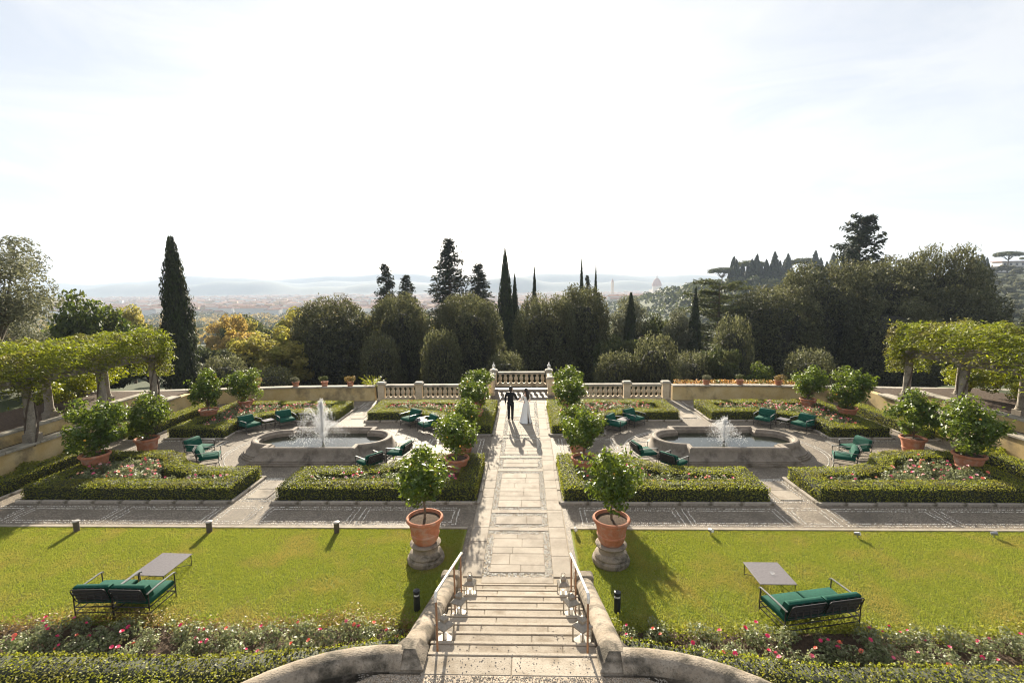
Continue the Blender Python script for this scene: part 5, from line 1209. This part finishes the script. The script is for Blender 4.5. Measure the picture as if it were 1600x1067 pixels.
for s in (-1, 1):
    a = legsG[s][5]; MB().ico((a[0], a[1] + .06, .045), .06, n=10, rings=6, sc=(.75, 2.1, .75)).build('shoe', M['shoe'], gm, smooth=60)
hb = MB().ico((.02, -.012, 1.70), .112, n=12, rings=8, sc=(.95, 1.05, 1.05)).ico((.015, -.055, 1.58), .085, n=10, rings=6, sc=(.95, .7, 1.2)); hb.build('hair', M['hair'], gm, smooth=60)
def face_bits(t, x, side, z):
    MB().ico((x + side * .09, .03, z - .012), .016, n=6, rings=4, sc=(1.3, .9, 1.2)).build('nose', M['skin'], t, smooth=60)
    for dy in (-.01, .055): MB().ico((x + side * .072, dy + .012, z + .012), .011, n=6, rings=4).build('eye', M['hair'], t, smooth=60)
    MB().ico((x + side * .074, .03, z - .052), .016, n=6, rings=4, sc=(.5, 1.2, .4)).build('mouth', M['coral'], t, smooth=60)
face_bits(gm, .03, 1, 1.655)
# bride
br = thing('person', 'person in a long ivory gown with a train and long dark hair', 'person', (.24, 23.95, .025), R(8), None, .97)
legsB = {-1: [(-.08, 0, .88), (-.085, .02, .70), (-.085, .04, .50), (-.085, .02, .42), (-.085, -.02, .12), (-.085, -.02, .06), (-.09, .09, .03)], 1: [(.08, 0, .88), (.09, -.02, .70), (.10, -.03, .50), (.10, -.05, .42), (.10, -.10, .14), (.10, -.10, .07), (.11, .0, .03)]}
armsB = {-1: [(-.15, 0, 1.40), (-.20, .03, 1.27), (-.24, .06, 1.16), (-.26, .07, 1.14), (-.34, .12, 1.12), (-.37, .13, 1.12)], 1: [(.15, 0, 1.40), (.19, .03, 1.28), (.205, .06, 1.15), (.20, .08, 1.11), (.15, .18, 1.02), (.13, .20, .99)]}
figure(br, armsB, (-1, 0), True, legsB)
skin('bodice', [(0, 0, .90), (0, 0, 1.0), (0, 0, 1.13), (0, .0, 1.28), (0, 0, 1.37)] + armsB[-1][:5] + armsB[1][:5], chain(5) + [(4, 5)] + chain(5, 5) + [(4, 10)] + chain(5, 10), [(.165, .13), (.155, .125), (.125, .10), (.15, .11), (.13, .09)] + [.062, .055, .046, .046, .036] * 2, M['gown'], br)
sk = MB(); rings = [(1.0, .15, .12, 0), (.9, .175, .145, .0), (.72, .20, .16, -.01), (.45, .23, .20, -.03), (.2, .28, .27, -.07), (.02, .34, .40, -.14)]; nn = 26; VV = []
for (z, rx, ry, oy) in rings:
    for k in range(nn + 1):
        a = R(-62) + (2 * pi - R(16) * (1.05 - z)) * k / nn; f = 1 + .07 * (1 - z) * sin(k * 2.6); VV.append((rx * f * cos(a) - .06 * (1 - z), ry * f * sin(a) + oy, z))
sk.add(VV, [(i * (nn + 1) + k, i * (nn + 1) + k + 1, (i + 1) * (nn + 1) + k + 1, (i + 1) * (nn + 1) + k) for i in range(5) for k in range(nn)]); sk.build('skirt', M['gown'], br, smooth=80)
hb = MB().ico((-.01, -.01, 1.695), .108, n=12, rings=8, sc=(.95, 1.05, 1.05)).tube([(.02, -.05, 1.68), (.05, -.09, 1.55), (.06, -.11, 1.40), (.07, -.11, 1.24), (.075, -.10, 1.16)], [.09, .085, .08, .06, .02], 10); hb.build('hair', M['hair'], br, smooth=60)
MB().tube([(-.11, .02, 1.70), (-.05, -.02, 1.80), (.05, -.03, 1.79), (.10, .0, 1.70)], .014, 6).build('headband', M['gown'], br, smooth=60)
for s in (-1, 1): a = legsB[s][5]; MB().ico((a[0], a[1] + .05, .045), .05, n=8, rings=5, sc=(.7, 2.0, .8)).build('shoe', M['gown'], br, smooth=60)
face_bits(br, -.03, -1, 1.65)
for o in (gm, br): o['group'] = 'couple on the path'

# ================================================================== HAZE
hzm = bpy.data.materials.new('haze_air'); hzm.use_nodes = True; nt = hzm.node_tree; nt.nodes.remove(nt.nodes['Principled BSDF'])
pv = nt.nodes.new('ShaderNodeVolumePrincipled'); pv.inputs['Color'].default_value = (.56, .66, .82, 1); pv.inputs['Density'].default_value = .00024; pv.inputs['Anisotropy'].default_value = .0
nt.links.new(pv.outputs[0], nt.nodes['Material Output'].inputs['Volume'])
tag(link('haze', MB().box(-6500, 6500, -120, 6200, -62, 150).mesh('haze', hzm)), 'pale haze filling the valley', 'haze', kind='stuff')
